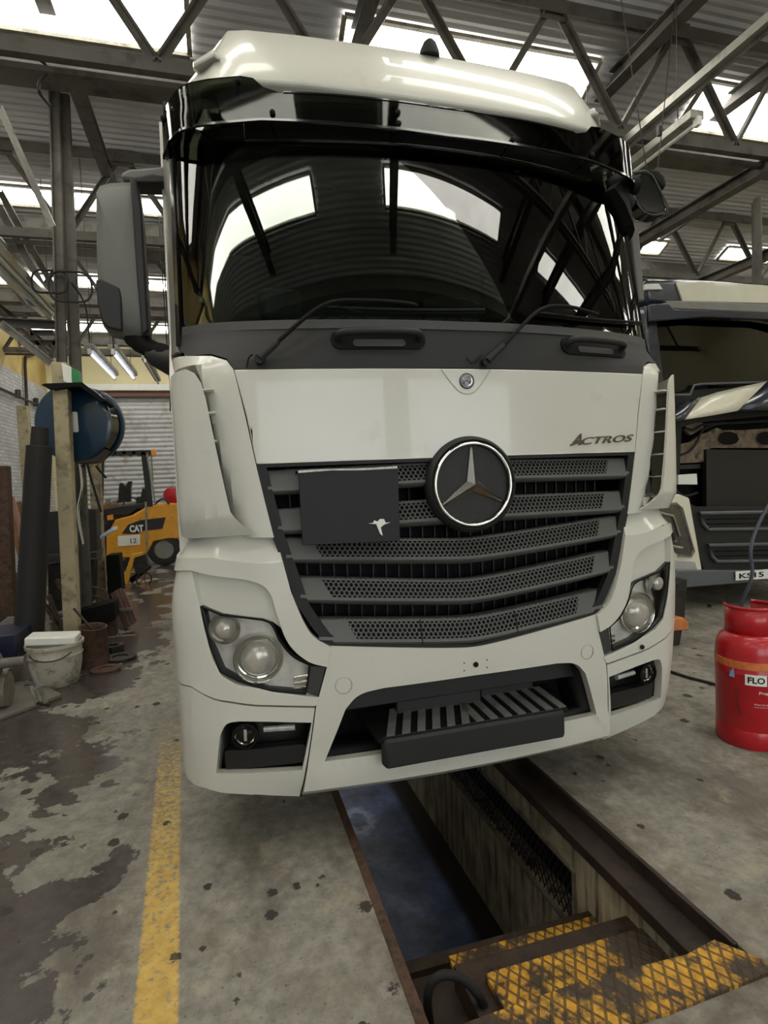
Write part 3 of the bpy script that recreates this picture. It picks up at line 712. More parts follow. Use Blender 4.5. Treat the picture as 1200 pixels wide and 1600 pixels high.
# black board over the number plate bay
c4 = [at(466, 737, y=2.318), at(622, 730, y=2.300), at(625, 845, y=2.285), at(473, 852, y=2.303)]
mb = MB(); mb.prism(c4, (0, .012, 0)); bo = mb.build('plate_cover', mat('black_board', (20, 20, 21), .5, var=.06, spec=.3), T, smooth=0, bevel=.001); bo['label'] = 'plain black board with a torn white scrap'
def onb(px, py): return at(px, py, y=2.296 + (625 - px) / 155 * .014)
mb = MB(); tp = [(466, 735), (500, 733), (540, 732), (580, 731), (621, 728), (621, 732), (600, 733), (560, 735), (520, 735), (466, 739)]
mb.prism([at(x, y, y=2.317 - (x - 466) / 156 * .018 - .003) for x, y in tp], (0, .002, 0)); mb.build('tape_strip', mat('worn_silver_tape', (190, 188, 180), .4, var=.3, scale=30), bo, smooth=0)
sc_ = [(576, 818), (583, 817), (585, 813), (590, 815), (594, 811), (600, 811), (603, 817), (610, 816), (600, 820), (595, 824), (598, 837), (594, 834), (590, 824), (588, 819)]
mb = MB(); mb.prism([at(x, y, y=2.283) for x, y in sc_], (0, .003, 0)); mb.build('paper_scrap', WHITEP, bo, smooth=0)

# lower body ----------------------------------------------------------
SB = -1.66
def shelf(s, z): return .055 * max(0, min(1, (z - 1.315) / .09)) - .012
both('bumper_shelf', tr([('s', SB, 1.425), (430, 836), (442, 878), (425, 880), (400, 881), (330, 872), ('s', SB, 1.30)]), WHITE, T, off=shelf, thick=.02)
both('lamp_surround', tr([('s', SB, 1.325), (330, 871), (400, 880), (425, 879), (442, 877), (455, 925), (472, 966), (488, 995, 'r'), (517, 1010), (511, 1041), (480, 1034, 'r'), (448, 1005, 'r'), (433, 960), (420, 915, 'r'), (380, 904), (300, 890), ('s', SB, 1.245)]), WHITE, T, off=-.014, thick=.05, bevel=.008)
both('lamp_blank', tr([(296, 886), (380, 902), (410, 910), (425, 930), (440, 985), (425, 974), (345, 962), (312, 948)]), WHITE, T, off=.028, thick=.02)
both('wing_corner', tr([(300, 890), (312, 946), (320, 985), (332, 1028), (346, 1056), (370, 1070), (430, 1082), (501, 1090), (493, 1103), (400, 1101), (335, 1091), (300, 1072), ('s', SB, .79), ('s', SB, 1.262)]), WHITE, T, off=-.004, thick=.04, bevel=.006)
fogh = tr([(344, 1150), (352, 1130, 'r'), (372, 1127), (487, 1129), (472, 1203), (338, 1208)])
both('bumper_corner', tr([('s', SB, .782), (300, 1074), (335, 1094), (400, 1104), (492, 1106), (468, 1244), (400, 1241), (345, 1238), (322, 1231), ('s', -1.22, .335), ('s', -1.30, .36), ('s', SB, .38)]), WHITE, T, off=-.002, thick=.04, holes=[fogh], bevel=.007)
LP = [(0, .735)] + [(-abs(s), z) for s, z in tr([(600, 1075), (560, 1084, 'r'), (540, 1108), (507, 1190)])]
LP = LP + [(0, .425)]
seam = [P(517, 1011), P(511, 1042), P(494, 1104), P(470, 1245)]
def cb_off(s, z):
    o = 0.0
    if z < .40: o -= .028 * min(1, (.40 - z) / .05)
    if z < .27: o += (.27 - z) * 1.1
    if z > .84: o += (z - .84) * .0
    return o
def topz(u): return .866 + (.938 - .866) * vee(u, .64)
ctop = [(-u, topz(u)) for u in (0, .03, .08, .16, .3, .45, .64)]
panel('bumper_centre', sym(ctop + seam[1:] + [(-.775, .235), (0, .235)]), WHITE, T, off=cb_off, thick=.04, holes=[sym(LP)], bevel=.006, step=.045)
for sg in (-1, 1):
    mb = MB(); mb.tube([W(sg * p[0], p[1], .004) for p in seam], .003, 6); mb.build('bumper_seam', BLACK, T)
    px = W(sg * .592, .762, -.0015); mb = MB(); mb.tube([px + Vector((cos(a) * .035, sg * 0 + .0476 * sg * cos(a) * .0, sin(a) * .035)) + Vector((0, (2 * .08 * .592 * cos(a) * .035) * sg, 0)) for a in [2 * pi * i / 32 for i in range(32)]], .0014, 6, closed=True); mb.build('tow_eye_cap', mat('panel_gap_shadow', (150, 146, 134), .6), T)
mb = MB(); hp = W(0, .786, -.004); mb.lathe(hp, [(.012, 0), (.012, .003)], fy, 20); mb.build('tow_hole', BLACK, T)
mb = MB()
for p in ((-.055, .80), (-.055, .765), (.055, .80), (.055, .765)): mb.lathe(W(p[0], p[1], -.002), [(.003, 0), (.003, .002)], fy, 8)
mb.build('plate_screw_holes', BLACK, T)
# dark opening in the bumper with the folding step
def tub(name, poly, depth, m, off0=.02):
    mb = MB(); rows = [[], []]; n = len(poly)
    for s, z in poly + [poly[0]]: rows[0].append(W(s, z, off0)); rows[1].append(W(s * .97, z, depth))
    mb.grid(rows); b0 = len(mb.v); mb.add([W(s * .97, z, depth) for s, z in poly], [tuple(range(n))]); return mb.build(name, m, T, solid=.004, smooth=30)
LPo = [(s * 1.02, z + (.01 if z > .6 else -.01)) for s, z in sym(LP)]
tub('bumper_opening', LPo, .26, mat('opening_black_plastic', (26, 26, 26), .6, bump=.1))
mb = MB()
for (a, b, z0, z1, o0) in ((-.33, .10, .50, .66, .16), (.12, .42, .50, .69, .2), (-.62, .62, .60, .70, .13)): mb.bar(W(a, (z0 + z1) / 2, o0), W(b, (z0 + z1) / 2, o0), .03, z1 - z0)
mb.build('crossmember', mat('crossmember_black', (30, 30, 30), .6), T, smooth=0, bevel=.006)
stp = bpy.data.objects.new('bumper_step', None); COL.objects.link(stp); stp.parent = T
mb = MB(); ssx = (-.43, .43); y0 = 2.315; y1 = 2.56
mb.prism([(X0 - .45, 2.348, .40), (X0 - .43, 2.322, .385), (X0 + .43, 2.322, .385), (X0 + .45, 2.348, .40), (X0 + .45, 2.348, .525), (X0 + .43, 2.322, .505), (X0 - .43, 2.322, .505), (X0 - .45, 2.348, .525)][:4], (0, 0, .125))
mb.build('step_fascia', PLAST2, stp, bevel=.01)
mb = MB(); mb.prism([(X0 - .46, 2.33, .50), (X0 + .46, 2.33, .50), (X0 + .50, 2.58, .535), (X0 - .50, 2.58, .535)], (0, 0, .018)); mb.build('step_tread', BLACK, stp, bevel=.004)
for i in range(13):
    u = -.42 + i * .07; sl = .0 + (.075 if u < 0 else -.02) * (1 if u < 0 else 1)
    mb = MB(); q = [(X0 + u, 2.345, .5205), (X0 + u + .038, 2.345, .5205), (X0 + u + .038 + sl, 2.55, .5495), (X0 + u + sl, 2.55, .5495)]; mb.prism(q, (0, 0, .005)); mb.build('grip_strip', mat('grip_strip_grey', (92, 92, 90), .8, bump=.6, bscale=220), stp, smooth=0)
# fog lamps
for sg in (-1, 1):
    fp = fogh if sg < 0 else mir(fogh)
    fo_ = [(s + (.01 if s > sum(a[0] for a in fp) / len(fp) else -.01), z + (.008 if z > .53 else -.008)) for s, z in fp]
    o = tub('fog_lamp_bay', fo_, .09, mat('fog_bay_black', (24, 24, 24), .55, bump=.1))
    c = W(sg * u2s(1.013) if False else u2s(sg * 1.0), .585, .05)
    c = W(u2s(sg * 1.01), .575, .055); ax = (W(u2s(sg * 1.01), .575, .0) - W(u2s(sg * 1.01), .575, .1)); ax = (ax.normalized() * .5 + Vector((0, -.5, 0))).normalized()
    mb = MB(); mb.lathe(c, [(.052, 0), (.056, .03), (.054, .05), (.046, .052), (.044, .03)], ax, 32); mb.build('lamp_housing', BLACK, o)
    mb = MB(); mb.lathe(c, [(.006, .008), (.026, .014), (.044, .038)], ax, 32, cap=False); mb.build('lamp_reflector', CHROME, o)
    mb = MB(); mb.box(c + ax * .035, (.012, .006, .05)); mb.build('lamp_shield', CHROME, o)
    mb = MB(); mb.lathe(c, [(.044, .046), (.03, .056), (.001, .060)], ax, 32, cap=False); mb.build('lamp_glass', CLEAR, o)
    mb = MB(); a = W(sg * .93, .588, .035); b = W(sg * .80, .590, .02); mb.tube([a, b], .013, 12); mb.build('daytime_lamp', mat('clear_strip_lamp', (190, 192, 192), .2, .5, var=.2, scale=40), o)
    pl = rround(min(sg * .76, sg * 1.06), max(sg * .76, sg * 1.06), .41, .50, .01); panel('fog_bay_ledge', pl, PLAST2, o, off=.03, thick=.05)
# headlamps
hl = tr([(313, 948), (345, 961), (410, 969), (425, 974, 'r'), (436, 1000), (455, 1026, 'r'), (484, 1040), (478, 1084), (420, 1079), (372, 1064, 'r'), (344, 1050), (328, 1010), (318, 970)])
blk = tr([(484, 1041), (509, 1043), (501, 1089), (478, 1084)])
for sg in (-1, 1):
    q = hl if sg < 0 else mir(hl); lamp = bpy.data.objects.new('headlamp', None); COL.objects.link(lamp); lamp.parent = T; lamp['label'] = 'clear headlamp with two round reflectors'
    panel('lamp_bowl', q, mat('lamp_bowl_grey', (212, 208, 200), .4, .1, var=.25, scale=14), lamp, off=.06, thick=.01, bevel=0)
    mb = MB(); rows = [[], []]
    for s, z in q + [q[0]]: rows[0].append(W(s, z, .012)); rows[1].append(W(s, z, .06))
    mb.grid(rows); mb.build('lamp_rim', PLAST, lamp, solid=.003)
    for (px_, py_, rad, off_) in ((402, 1032, .098, .05), (346, 985, .062, .055)):
        s, z = P(px_, py_); s *= -sg; s = -s if False else s
        s = sg * abs(P(px_, py_)[0]); off_ = 0; n_ = (W(s, z, 0) - W(s, z, .1)).normalized(); ax = (n_ + Vector((0, -1, 0))).normalized(); c = W(s, z, .055)
        mb = MB(); mb.lathe(c, [(rad * .62, .0), (rad * .9, .012), (rad, .032), (rad * 1.04, .034), (rad * 1.04, .02)], ax, 40, cap=False); mb.build('reflector_ring', CHROME, lamp)
        mb = MB(); mb.lathe(c, [(rad * .74, .006), (rad * .72, .03), (rad * .5, .048), (rad * .25, .055), (.001, .057)], ax, 40, cap=False); mb.build('projector_lens', mat('hazy_lens', (176, 172, 162), .18, .25, var=.2, scale=14), lamp)
    for k in range(5):
        a = W(sg * (.80 - .0 * k), .80 - k * .024, .05); b = W(sg * .665, .815 - k * .024, .04); mb = MB(); mb.bar(a, b, .022, .014); mb.build('lamp_rib', CHROME, lamp, smooth=0, bevel=.003)
    panel('lamp_lens', q, CLEAR, lamp, off=.006, thick=.004, bevel=0)
    panel('lamp_end_block', blk if sg < 0 else mir(blk), PLAST, lamp, off=.008, thick=.04)
    mb = MB(); mb.tube([W(s, z, .003) for s, z in q], .004, 6, closed=True); mb.build('lamp_seal', BLACK, lamp)
mb = MB(); c = W(u2s(.93), .735, -.008); mb.lathe(c, [(.012, 0), (.012, .006)], fy, 16); mb.build('sensor_button', GLOSSB, T)

# wipers ---------------------------------------------------------------
for (pv, el, a0, a1) in (((406, 562), (505, 482), (505, 482), (752, 486)), ((757, 566), (832, 490), (832, 490), (994, 505))):
    wp = bpy.data.objects.new('wiper', None); COL.objects.link(wp); wp.parent = T
    p = W(*P(*pv), -.03); e = W(*P(*el), -.045); m1 = W(*P(pv[0] + (el[0] - pv[0]) * .3, pv[1] + (el[1] - pv[1]) * .3), -.045)
    mb = MB(); mb.tube([W(*P(*pv), .01), p], .02, 12); mb.tube([p, m1], [.017, .013], 8); mb.build('wiper_pivot', PLAST2, wp)
    q1 = W(*P(el[0] + (a1[0] - el[0]) * .25, min(el[1], a1[1]) - 7), -.045); q2 = W(*P(el[0] + (a1[0] - el[0]) * .5, (el[1] + a1[1]) / 2 - 6), -.04); q3 = W(*P(el[0] + (a1[0] - el[0]) * .58, (el[1] + a1[1]) / 2 - 3), -.03)
    mb = MB(); mb.tube(smooth_pts([m1, e, q1, q2, q3], 5), .0085, 8); mb.build('wiper_arm', BLACK, wp)
    bl = [W(*P(el[0] + (a1[0] - el[0]) * t + 3, el[1] + (a1[1] - el[1]) * t + 2 * sin(pi * t)), -.014) for t in [i / 10 for i in range(11)]]
    mb = MB(); mb.tube(bl, .007, 6); mb.tube([b + Vector((0, 0, -.012)) for b in bl], .003, 5); mb.build('wiper_blade', BLACK, wp)
    mb = MB(); mb.tube(smooth_pts([W(*P(el[0] + 12, el[1] - 4), -.04), W(*P(el[0] + 30, el[1] + 3), -.04), W(*P(el[0] + 60, el[1] + 10), -.03)], 5), .003, 6); mb.build('washer_tube', BLACK, wp)
mb = MB(); mb.tube(smooth_pts([W(*P(728, 560), -.01), W(*P(733, 569), -.02), W(*P(741, 566), -.02), W(*P(750, 556), -.015)], 4), .003, 6); mb.tube(smooth_pts([W(*P(386, 575), -.01), W(*P(390, 560), -.02), W(*P(396, 556), -.02)], 4), .004, 6); mb.build('washer_hose', BLACK, T)

# sun visor ------------------------------------------------------------
VB = [(-1.36, 3.10), (-1.24, 3.10), (-1.15, 3.11), (-1.0, 3.13), (-.82, 3.14), (-.4, 3.13), (0, 3.12)]
VT = [(0, 3.25), (-.4, 3.258), (-.72, 3.265), (-.78, 3.285), (-.82, 3.325), (-.87, 3.335), (-1.0, 3.325), (-1.12, 3.305), (-1.22, 3.275), (-1.36, 3.25)]
def VS(s, z, off=0):
    a = abs(s); sg = 1 if s >= 0 else -1; rr = .13
    if a <= 1.08: u = a; y = 2.45 + .13 * a * a; nx, ny = -.26 * a, 1
    else:
        ph = min((a - 1.08) / rr, 1.45); u = 1.08 + rr * sin(ph); y = 2.602 + rr * (1 - cos(ph)) * 1.6 + .06 * sin(ph); nx, ny = -sin(ph), cos(ph)
    L = sqrt(nx * nx + ny * ny); y += (z - 3.12) * .12
    return Vector((X0 + sg * (u + nx / L * off), y + ny / L * off, z))
def voff(s, z): return 0
half = VT[:1] + VT[1:] + VB
vis = panel('sun_visor', sym(half), SMOKE, T, off=voff, thick=.008, bevel=.002, step=.06, smooth=60, surf=VS)
panel('visor_rail', sym([(0, 3.253), (-.70, 3.268), (-.70, 3.261), (0, 3.246)]), GLOSSB, vis, off=-.004, thick=.008, surf=VS)
panel('visor_lip', sym([(0, 3.13), (-.8, 3.148), (-1.15, 3.122), (-1.34, 3.108), (-1.34, 3.10), (-1.15, 3.112), (-.8, 3.138), (0, 3.118)]), GLOSSB, vis, off=-.005, thick=.012, surf=VS)
for s, z in ((-.75, 3.17), (.80, 3.17), (-.22, 3.15), (.33, 3.15), (-.22, 3.20), (-.88, 3.31), (.88, 3.31), (-1.22, 3.24), (1.22, 3.24)):
    c = VS(s, z, -.004); mb = MB(); mb.lathe(c, [(.012, 0), (.012, .006), (.006, .011)], fy, 14); mb.tube([c, c + Vector((0, .10, 0))], .008, 8); mb.build('visor_bolt', BLACK, vis)
panel('visor_marker_strip', sym([(0, 3.20), (-.86, 3.20), (-.86, 3.10), (0, 3.10)]), GLOSSB, T, off=-.015, thick=.02)
# header behind the visor
panel('cab_header', sym([(0, 3.34), (-1.50, 3.34), (-1.50, 3.13), (-1.2, 3.13), (0, 3.13)]), mat('dark_header', (40, 41, 38), .4), T, off=.01, thick=.03)
# roof cap --------------------------------------------------------------
R = [[(0, 2.66, 3.26), (.3, 2.665, 3.265), (.6, 2.69, 3.275), (.85, 2.74, 3.30), (1.0, 2.80, 3.33), (1.12, 2.90, 3.35), (1.20, 3.02, 3.35), (1.235, 3.2, 3.34), (1.24, 4.6, 3.34)],
     [(0, 2.545, 3.325), (.3, 2.555, 3.33), (.6, 2.58, 3.34), (.85, 2.635, 3.355), (1.0, 2.72, 3.36), (1.12, 2.83, 3.37), (1.20, 2.98, 3.38), (1.24, 3.2, 3.38), (1.25, 4.6, 3.38)],
     [(0, 2.55, 3.365), (.3, 2.56, 3.37), (.6, 2.585, 3.38), (.85, 2.64, 3.395), (.99, 2.72, 3.40), (1.10, 2.84, 3.41), (1.18, 2.98, 3.42), (1.22, 3.2, 3.43), (1.23, 4.6, 3.45)],
     [(0, 2.62, 3.52), (.3, 2.63, 3.525), (.6, 2.655, 3.535), (.85, 2.70, 3.55), (.955, 2.76, 3.55), (1.03, 2.88, 3.55), (1.09, 3.02, 3.56), (1.13, 3.25, 3.57), (1.15, 4.6, 3.62)],
     [(0, 2.70, 3.645), (.3, 2.71, 3.65), (.6, 2.735, 3.66), (.82, 2.77, 3.672), (.90, 2.815, 3.69), (.95, 2.93, 3.685), (.99, 3.08, 3.69), (1.02, 3.3, 3.70), (1.05, 4.6, 3.75)],
     [(0, 2.78, 3.67), (.3, 2.79, 3.675), (.6, 2.82, 3.685), (.80, 2.86, 3.695), (.87, 2.90, 3.705), (.90, 3.0, 3.71), (.93, 3.15, 3.72), (.95, 3.35, 3.73), (.98, 4.6, 3.79)],
     [(0, 3.5, 3.80), (.3, 3.5, 3.80), (.5, 3.5, 3.80), (.6, 3.5, 3.80), (.65, 3.55, 3.80), (.7, 3.6, 3.80), (.75, 3.7, 3.80), (.78, 3.8, 3.80), (.8, 4.6, 3.84)]]
mb = MB(); mb.grid([[(X0 - u, y, z) for u, y, z in reversed(r_)] + [(X0 + u, y, z) for u, y, z in r_[1:]] for r_ in R])
ro = mb.build('roof_cap', WHITE, T, smooth=28); md = ro.modifiers.new('bevel', 'BEVEL'); md.width = .012; md.segments = 3; md.limit_method = 'ANGLE'; md.angle_limit = radians(24)
for sg in (-1, 1):
    c = Vector((X0 + sg * 1.0, 2.80, 3.52)); mb = MB()
    d_ = Vector((sg * .9, 1, 0)).normalized(); mb.bar(c - d_ * .07, c + d_ * .07, .05, .045); mk = mb.build('roof_marker', WHITE, T, bevel=.012)
    mb = MB(); mb.bar(c - d_ * .075 + Vector((0, -.02, -.024)), c + d_ * .06 + Vector((0, -.02, -.018)), .05, .016); mb.build('marker_lens', mat('marker_lens_grey', (150, 148, 140), .2), mk, bevel=.004)
mb = MB(); c = Vector((X0 + .03, 2.70, 3.635)); mb.lathe(c, [(.05, 0), (.046, .02), (.03, .055), (.012, .07)], (0, -.2, 1), 20); mb.build('roof_aerial', RUBBER, T)
# cab shell ---------------------------------------------------------------
SH = mat('cab_side_white', (205, 203, 192), .35)
for sg in (-1, 1):
    x = X0 + sg * 1.215; mb = MB(); y0, y1 = 2.66, 4.75; wy0, wy1, wz0, wz1 = 2.95, 3.70, 2.28, 3.0
    for q in (((2.72, 1.0), (y1, 1.0), (y1, wz0), (2.86, wz0), (2.80, 2.2), (2.72, 2.1)), ((2.99, wz1), (y1, wz1), (y1, 3.40), (3.08, 3.40)), ((2.86, wz0), (wy0 + .06, wz0), (wy0 + .12, wz1), (2.99, wz1)), ((wy1, wz0), (y1, wz0), (y1, wz1), (wy1, wz1))):
        mb.prism([(x - .02, y_, z_) for y_, z_ in q], (.04, 0, 0))
    side = mb.build('cab_side', SH, T, smooth=0)
    mb = MB(); mb.b(x - .004, x + .004, wy0, wy1, wz0, wz1); mb.build('side_window', glass('green_side_glass', (.62, .75, .70), .03), T, smooth=0)
mb = MB(); mb.b(X0 - 1.23, X0 + 1.23, 4.70, 4.75, 1.0, 3.6); mb.build('cab_back', SH, T, smooth=0)
INT = mat('cab_interior_grey', (52, 54, 52), .8, var=.1); INTL = mat('cab_dash_beige', (112, 110, 98), .7, var=.05)
mb = MB(); mb.b(X0 - 1.2, X0 + 1.2, 4.60, 4.69, 1.4, 3.55); mb.b(X0 - 1.2, X0 + 1.2, 2.95, 4.6, 3.36, 3.40); mb.b(X0 - 1.2, X0 + 1.2, 2.7, 4.6, 1.40, 1.45); mb.build('cab_lining', INT, T, smooth=0)
for sg in (-1, 1):
    mb = MB(); mb.b(X0 + sg * 1.19 - .01, X0 + sg * 1.19 + .01, 2.8, 4.6, 1.45, 2.27); mb.b(X0 + sg * 1.19 - .01, X0 + sg * 1.19 + .01, 3.71, 4.6, 2.27, 3.36); mb.b(X0 + sg * 1.19 - .01, X0 + sg * 1.19 + .01, 2.85, 3.71, 3.0, 3.36); mb.build('door_lining', INT, T, smooth=0)
mb = MB(); mb.b(X0 - 1.0, X0 + 1.0, 2.80, 3.30, 3.02, 3.36); mb.build('overhead_locker', BLACK, T, bevel=.02, smooth=0)
dash = panel('dashboard', [(-1.15, 2.22), (1.15, 2.22), (1.15, 2.245), (-1.15, 2.245)], INTL, T, off=.05, thick=.30, bevel=0)
mb = MB(); rows = []
for (o_, z_) in ((.35, 2.23), (.40, 2.33), (.55, 2.35), (.62, 2.25), (.60, 1.9)): rows.append([W(s, z_, o_) for s in [-1.05 + .21 * k for k in range(11)]])
mb.grid(rows); mb.build('dash_cowl', INT, T, solid=.02)
mb = MB()
for k in range(6): mb.bar(W(-.35 + k * .09, 2.255, .14), W(-.35 + k * .09, 2.255, .19), .012, .006)
for k in range(4): mb.bar(W(.45 + k * .10, 2.25, .10), W(.45 + k * .10, 2.25, .16), .012, .006)
mb.build('dash_vents', mat('vent_dark', (20, 20, 20)), T)
mb = MB(); mb.prism([W(-.13, 2.25, .10), W(.16, 2.25, .10), W(.16, 2.42, .12), W(.13, 2.44, .12), W(-.10, 2.44, .12), W(-.13, 2.42, .12)], (0, .02, 0)); mb.build('tachograph_screen', BLACK, T, bevel=.006)
c = Vector((X0 - .60, 3.12, 2.30)); mb = MB(); n_ = Vector((0, -.55, .8)).normalized(); a_ = Vector((1, 0, 0)); b_ = n_.cross(a_)
mb.tube([c + (a_ * cos(t) + b_ * sin(t)) * .22 for t in [2 * pi * k / 40 for k in range(40)]], .017, 8, closed=True)
for t in (0, pi, -pi / 2): mb.bar(c - n_ * .03, c + (a_ * cos(t) + b_ * sin(t)) * .21, .035, .012)
mb.lathe(c - n_ * .04, [(.06, 0), (.055, .03)], n_, 16); mb.build('steering_wheel', RUBBER, T)
for u in (-.60, .62):
    st = bpy.data.objects.new('seat', None); COL.objects.link(st); st.parent = T
    mb = MB(); mb.b(X0 + u - .26, X0 + u + .26, 3.35, 3.9, 1.75, 1.95); mb.build('seat_cushion', INT, st, bevel=.05)
    mb = MB(); mb.box((X0 + u, 3.95, 2.30), (.50, .16, .75)); mb.box((X0 + u, 3.95, 2.80), (.28, .12, .22)); mb.build('seat_back', mat('seat_cloth', (40, 42, 44), .9, var=.2), st, bevel=.05)
mb = MB(); mb.b(X0 - 1.15, X0 + 1.15, 4.15, 4.6, 2.05, 2.2); mb.build('bunk', mat('bunk_cloth', (70, 72, 72), .9), T, bevel=.03)
# under the cab ------------------------------------------------------------
mb = MB(); mb.b(X0 - .9, X0 + .9, 2.60, 4.4, .62, 1.0); mb.b(X0 - 1.2, X0 + 1.2, 2.72, 3.1, .42, 1.0); mb.build('underbody', mat('underbody_black', (22, 21, 20), .8), T, smooth=0)
mb = MB(); mb.b(X0 - .5, X0 - .38, 2.62, 8.0, .70, 1.0); mb.b(X0 + .38, X0 + .5, 2.62, 8.0, .70, 1.0); mb.build('chassis_rail', DKMET, T, smooth=0)
mb = MB(); mb.tube([(X0 - .9, 3.75, .50), (X0 + .9, 3.75, .50)], .06, 10); mb.build('front_axle', DKMET, T)
def wheel(c, r, w, parent, ax=(1, 0, 0), name='wheel'):
    c = Vector(c); ax = Vector(ax); e = bpy.data.objects.new(name, None); COL.objects.link(e); e.parent = parent
    mb = MB(); mb.lathe(c - ax * w / 2, [(r * .60, .0), (r * .95, .01), (r, .05 * w / .3), (r, w - .05 * w / .3), (r * .95, w - .01), (r * .60, w), (r * .56, w * .7), (r * .56, w * .3), (r * .60, 0)], ax, 36, cap=False); mb.build('tyre', RUBBER, e)
    mb = MB(); mb.lathe(c - ax * w * .3, [(r * .58, 0), (r * .5, w * .2), (r * .3, w * .3), (r * .12, w * .55), (.01, w * .6)], ax, 28); mb.build('wheel_rim', GREYP, e); return e
for u in (-1.04, 1.04):
    wheel((X0 + u, 3.75, .50), .50, .30, T); wheel((X0 + u * .9, 7.2, .50), .50, .5, T)
# mirrors -------------------------------------------------------------------
mirr = bpy.data.objects.new('wing_mirror', None); COL.objects.link(mirr); mirr.parent = T; mirr['label'] = 'tall grey mirror housing'
MG = mat('mirror_grey_plastic', (96, 96, 90), .5, var=.04, bump=.1, bscale=250)
yM = 2.95
def pm(px, py, y=yM): return at(px, py, y=y)
ol = [(150, 300), (156, 289), (170, 285), (205, 283), (216, 290), (222, 330), (229, 440), (234, 520), (226, 531), (200, 526), (170, 519), (160, 508), (153, 470), (151, 400)]
mb = MB(); o_ = [pm(*p) for p in ol]; cc = sum(o_, Vector()) / len(o_); n = len(o_)
rows = [[cc + (p - cc) * k + Vector((0, dy, 0)) for p in o_ + o_[:1]] for k, dy in ((.0, -.055), (.55, -.05), (.85, -.035), (.97, -.012), (1.0, .02), (1.0, .10), (.95, .115), (0, .115))]
mb.grid(rows); mb.build('mirror_shell', MG, mirr, smooth=50)
mb = MB(); q = [pm(205, 285), pm(216, 291), pm(223, 330), pm(234, 520), pm(224, 528), pm(216, 440), pm(209, 330)]; mb.prism([p + Vector((0, -.052, 0)) for p in q], (0, .04, 0)); mb.build('mirror_edge_trim', PLAST2, mirr, bevel=.008)
mb = MB(); q = [pm(153, 443), pm(162, 442), pm(176, 449), pm(190, 456), pm(193, 470), pm(194, 522), pm(172, 517), pm(163, 508), pm(156, 480)]; mb.prism([p + Vector((0, -.058, 0)) for p in q], (0, .03, 0)); mb.build('mirror_lower_cover', PLAST2, mirr, bevel=.008)
mb = MB(); mb.prism([pm(188, 269), pm(200, 263), pm(236, 260), pm(262, 258), pm(262, 284), pm(230, 284), pm(190, 280)], (0, .14, 0)); mb.build('upper_arm', MG, mirr, bevel=.02)
mb = MB(); mb.prism([pm(205, 276, 2.94), pm(238, 270, 2.94), pm(258, 274, 2.94), pm(262, 286, 2.94), pm(210, 286, 2.94)], (0, .12, 0)); mb.build('arm_underside', PLAST2, mirr, bevel=.01)
mb = MB(); mb.tube(smooth_pts([pm(205, 520) + Vector((0, .05, 0)), pm(228, 540) + Vector((0, .02, 0)), pm(250, 552), pm(272, 560)], 4), [.05] * 4 + [.045] * 4 + [.05] * 5, 12); mb.build('lower_arm', BLACK, mirr)
mb = MB(); mb.tube([pm(227, 552), pm(240, 556), pm(272, 566)], [.02, .046, .07], 14); mb.build('arm_foot', PLAST2, mirr)
# close-proximity mirror head on the other side
km = bpy.data.objects.new('kerb_mirror', None); COL.objects.link(km); km.parent = T; km['label'] = 'black angular mirror head with a second oval mirror behind it'
yK = 2.75
def pk(px, py, y=yK): return at(px, py, y=y)
mb = MB(); q = [(982, 272), (1008, 268), (1018, 275), (1035, 305), (1042, 322), (1040, 334), (1025, 337), (1008, 333), (994, 318), (984, 300)]
mb.prism([pk(*p) for p in q], (.03, .12, .01)); mb.build('mirror_head', GLOSSB, km, bevel=.015)
mb = MB(); mb.tube([pk(984, 270), pk(1008, 267), pk(1019, 274), pk(1043, 320), pk(1041, 331)], .006, 8); mb.tube(smooth_pts([pk(995, 317), pk(1005, 330), pk(1022, 336), pk(1038, 332)], 4), .005, 8); mb.build('mirror_trim', PLAST, km)
mb = MB(); q = [(1012, 266), (1020, 262), (1030, 265), (1040, 275), (1043, 290), (1036, 296), (1025, 285)]; mb.prism([pk(*p, 2.95) for p in q], (.02, .09, 0)); mb.build('rear_mirror_head', BLACK, km, bevel=.02)
mb = MB(); mb.tube(smooth_pts([W(1.20, 3.06, .0), pk(958, 300), pk(975, 292), pk(992, 290)], 5), [.075] * 5 + [.07] * 5 + [.05] * 6, 14); mb.tube([pk(966, 278), pk(984, 270)], .016, 10); mb.build('mirror_arm', BLACK, km)
panel('arm_mount', [(1.13, 2.93), (1.5, 2.88), (1.55, 3.12), (1.05, 3.16), (.98, 3.08)], BLACK, km, off=-.045, thick=.06, bevel=.02)
mb = MB(); mb.prism([at(984, 357, y=2.98), at(990, 352, y=2.98), at(999, 362, y=2.98), at(1008, 470, y=2.98), at(998, 470, y=2.98)], (.0, .22, 0)); mb.build('folded_wing_mirror', MG, T, bevel=.01)
# brand ring on the side of the left deflector
c = at(278, 678, y=2.66); mb = MB(); a_ = Vector((.25, .97, 0)).normalized(); b_ = Vector((0, 0, 1))
mb.tube([c + (a_ * cos(t) * .9 + b_ * sin(t)) * .036 for t in [2 * pi * k / 32 for k in range(32)]], .006, 8, closed=True)
for k in range(3):
    t = radians(90 + 120 * k); mb.tube([c, c + (a_ * cos(t) + b_ * sin(t)) * .034], [.009, .002], 6)
mb.build('side_badge', mat('dark_chrome', (90, 92, 98), .2, .9), T)

# ------------------------------------------------------------------ helpers for flat-fronted parts standing at a known depth
def pp(name, pts, y, dep, m, parent=None, bevel=.004, smooth=35):
    mb = MB(); mb.prism([at(a, b, y=y) for a, b in pts], (0, dep, 0)); return mb.build(name, m, parent, bevel=bevel, smooth=smooth)
def sub(name, parent, label=None):
    e = bpy.data.objects.new(name, None); COL.objects.link(e); e.parent = parent
    if label: e['label'] = label
    return e

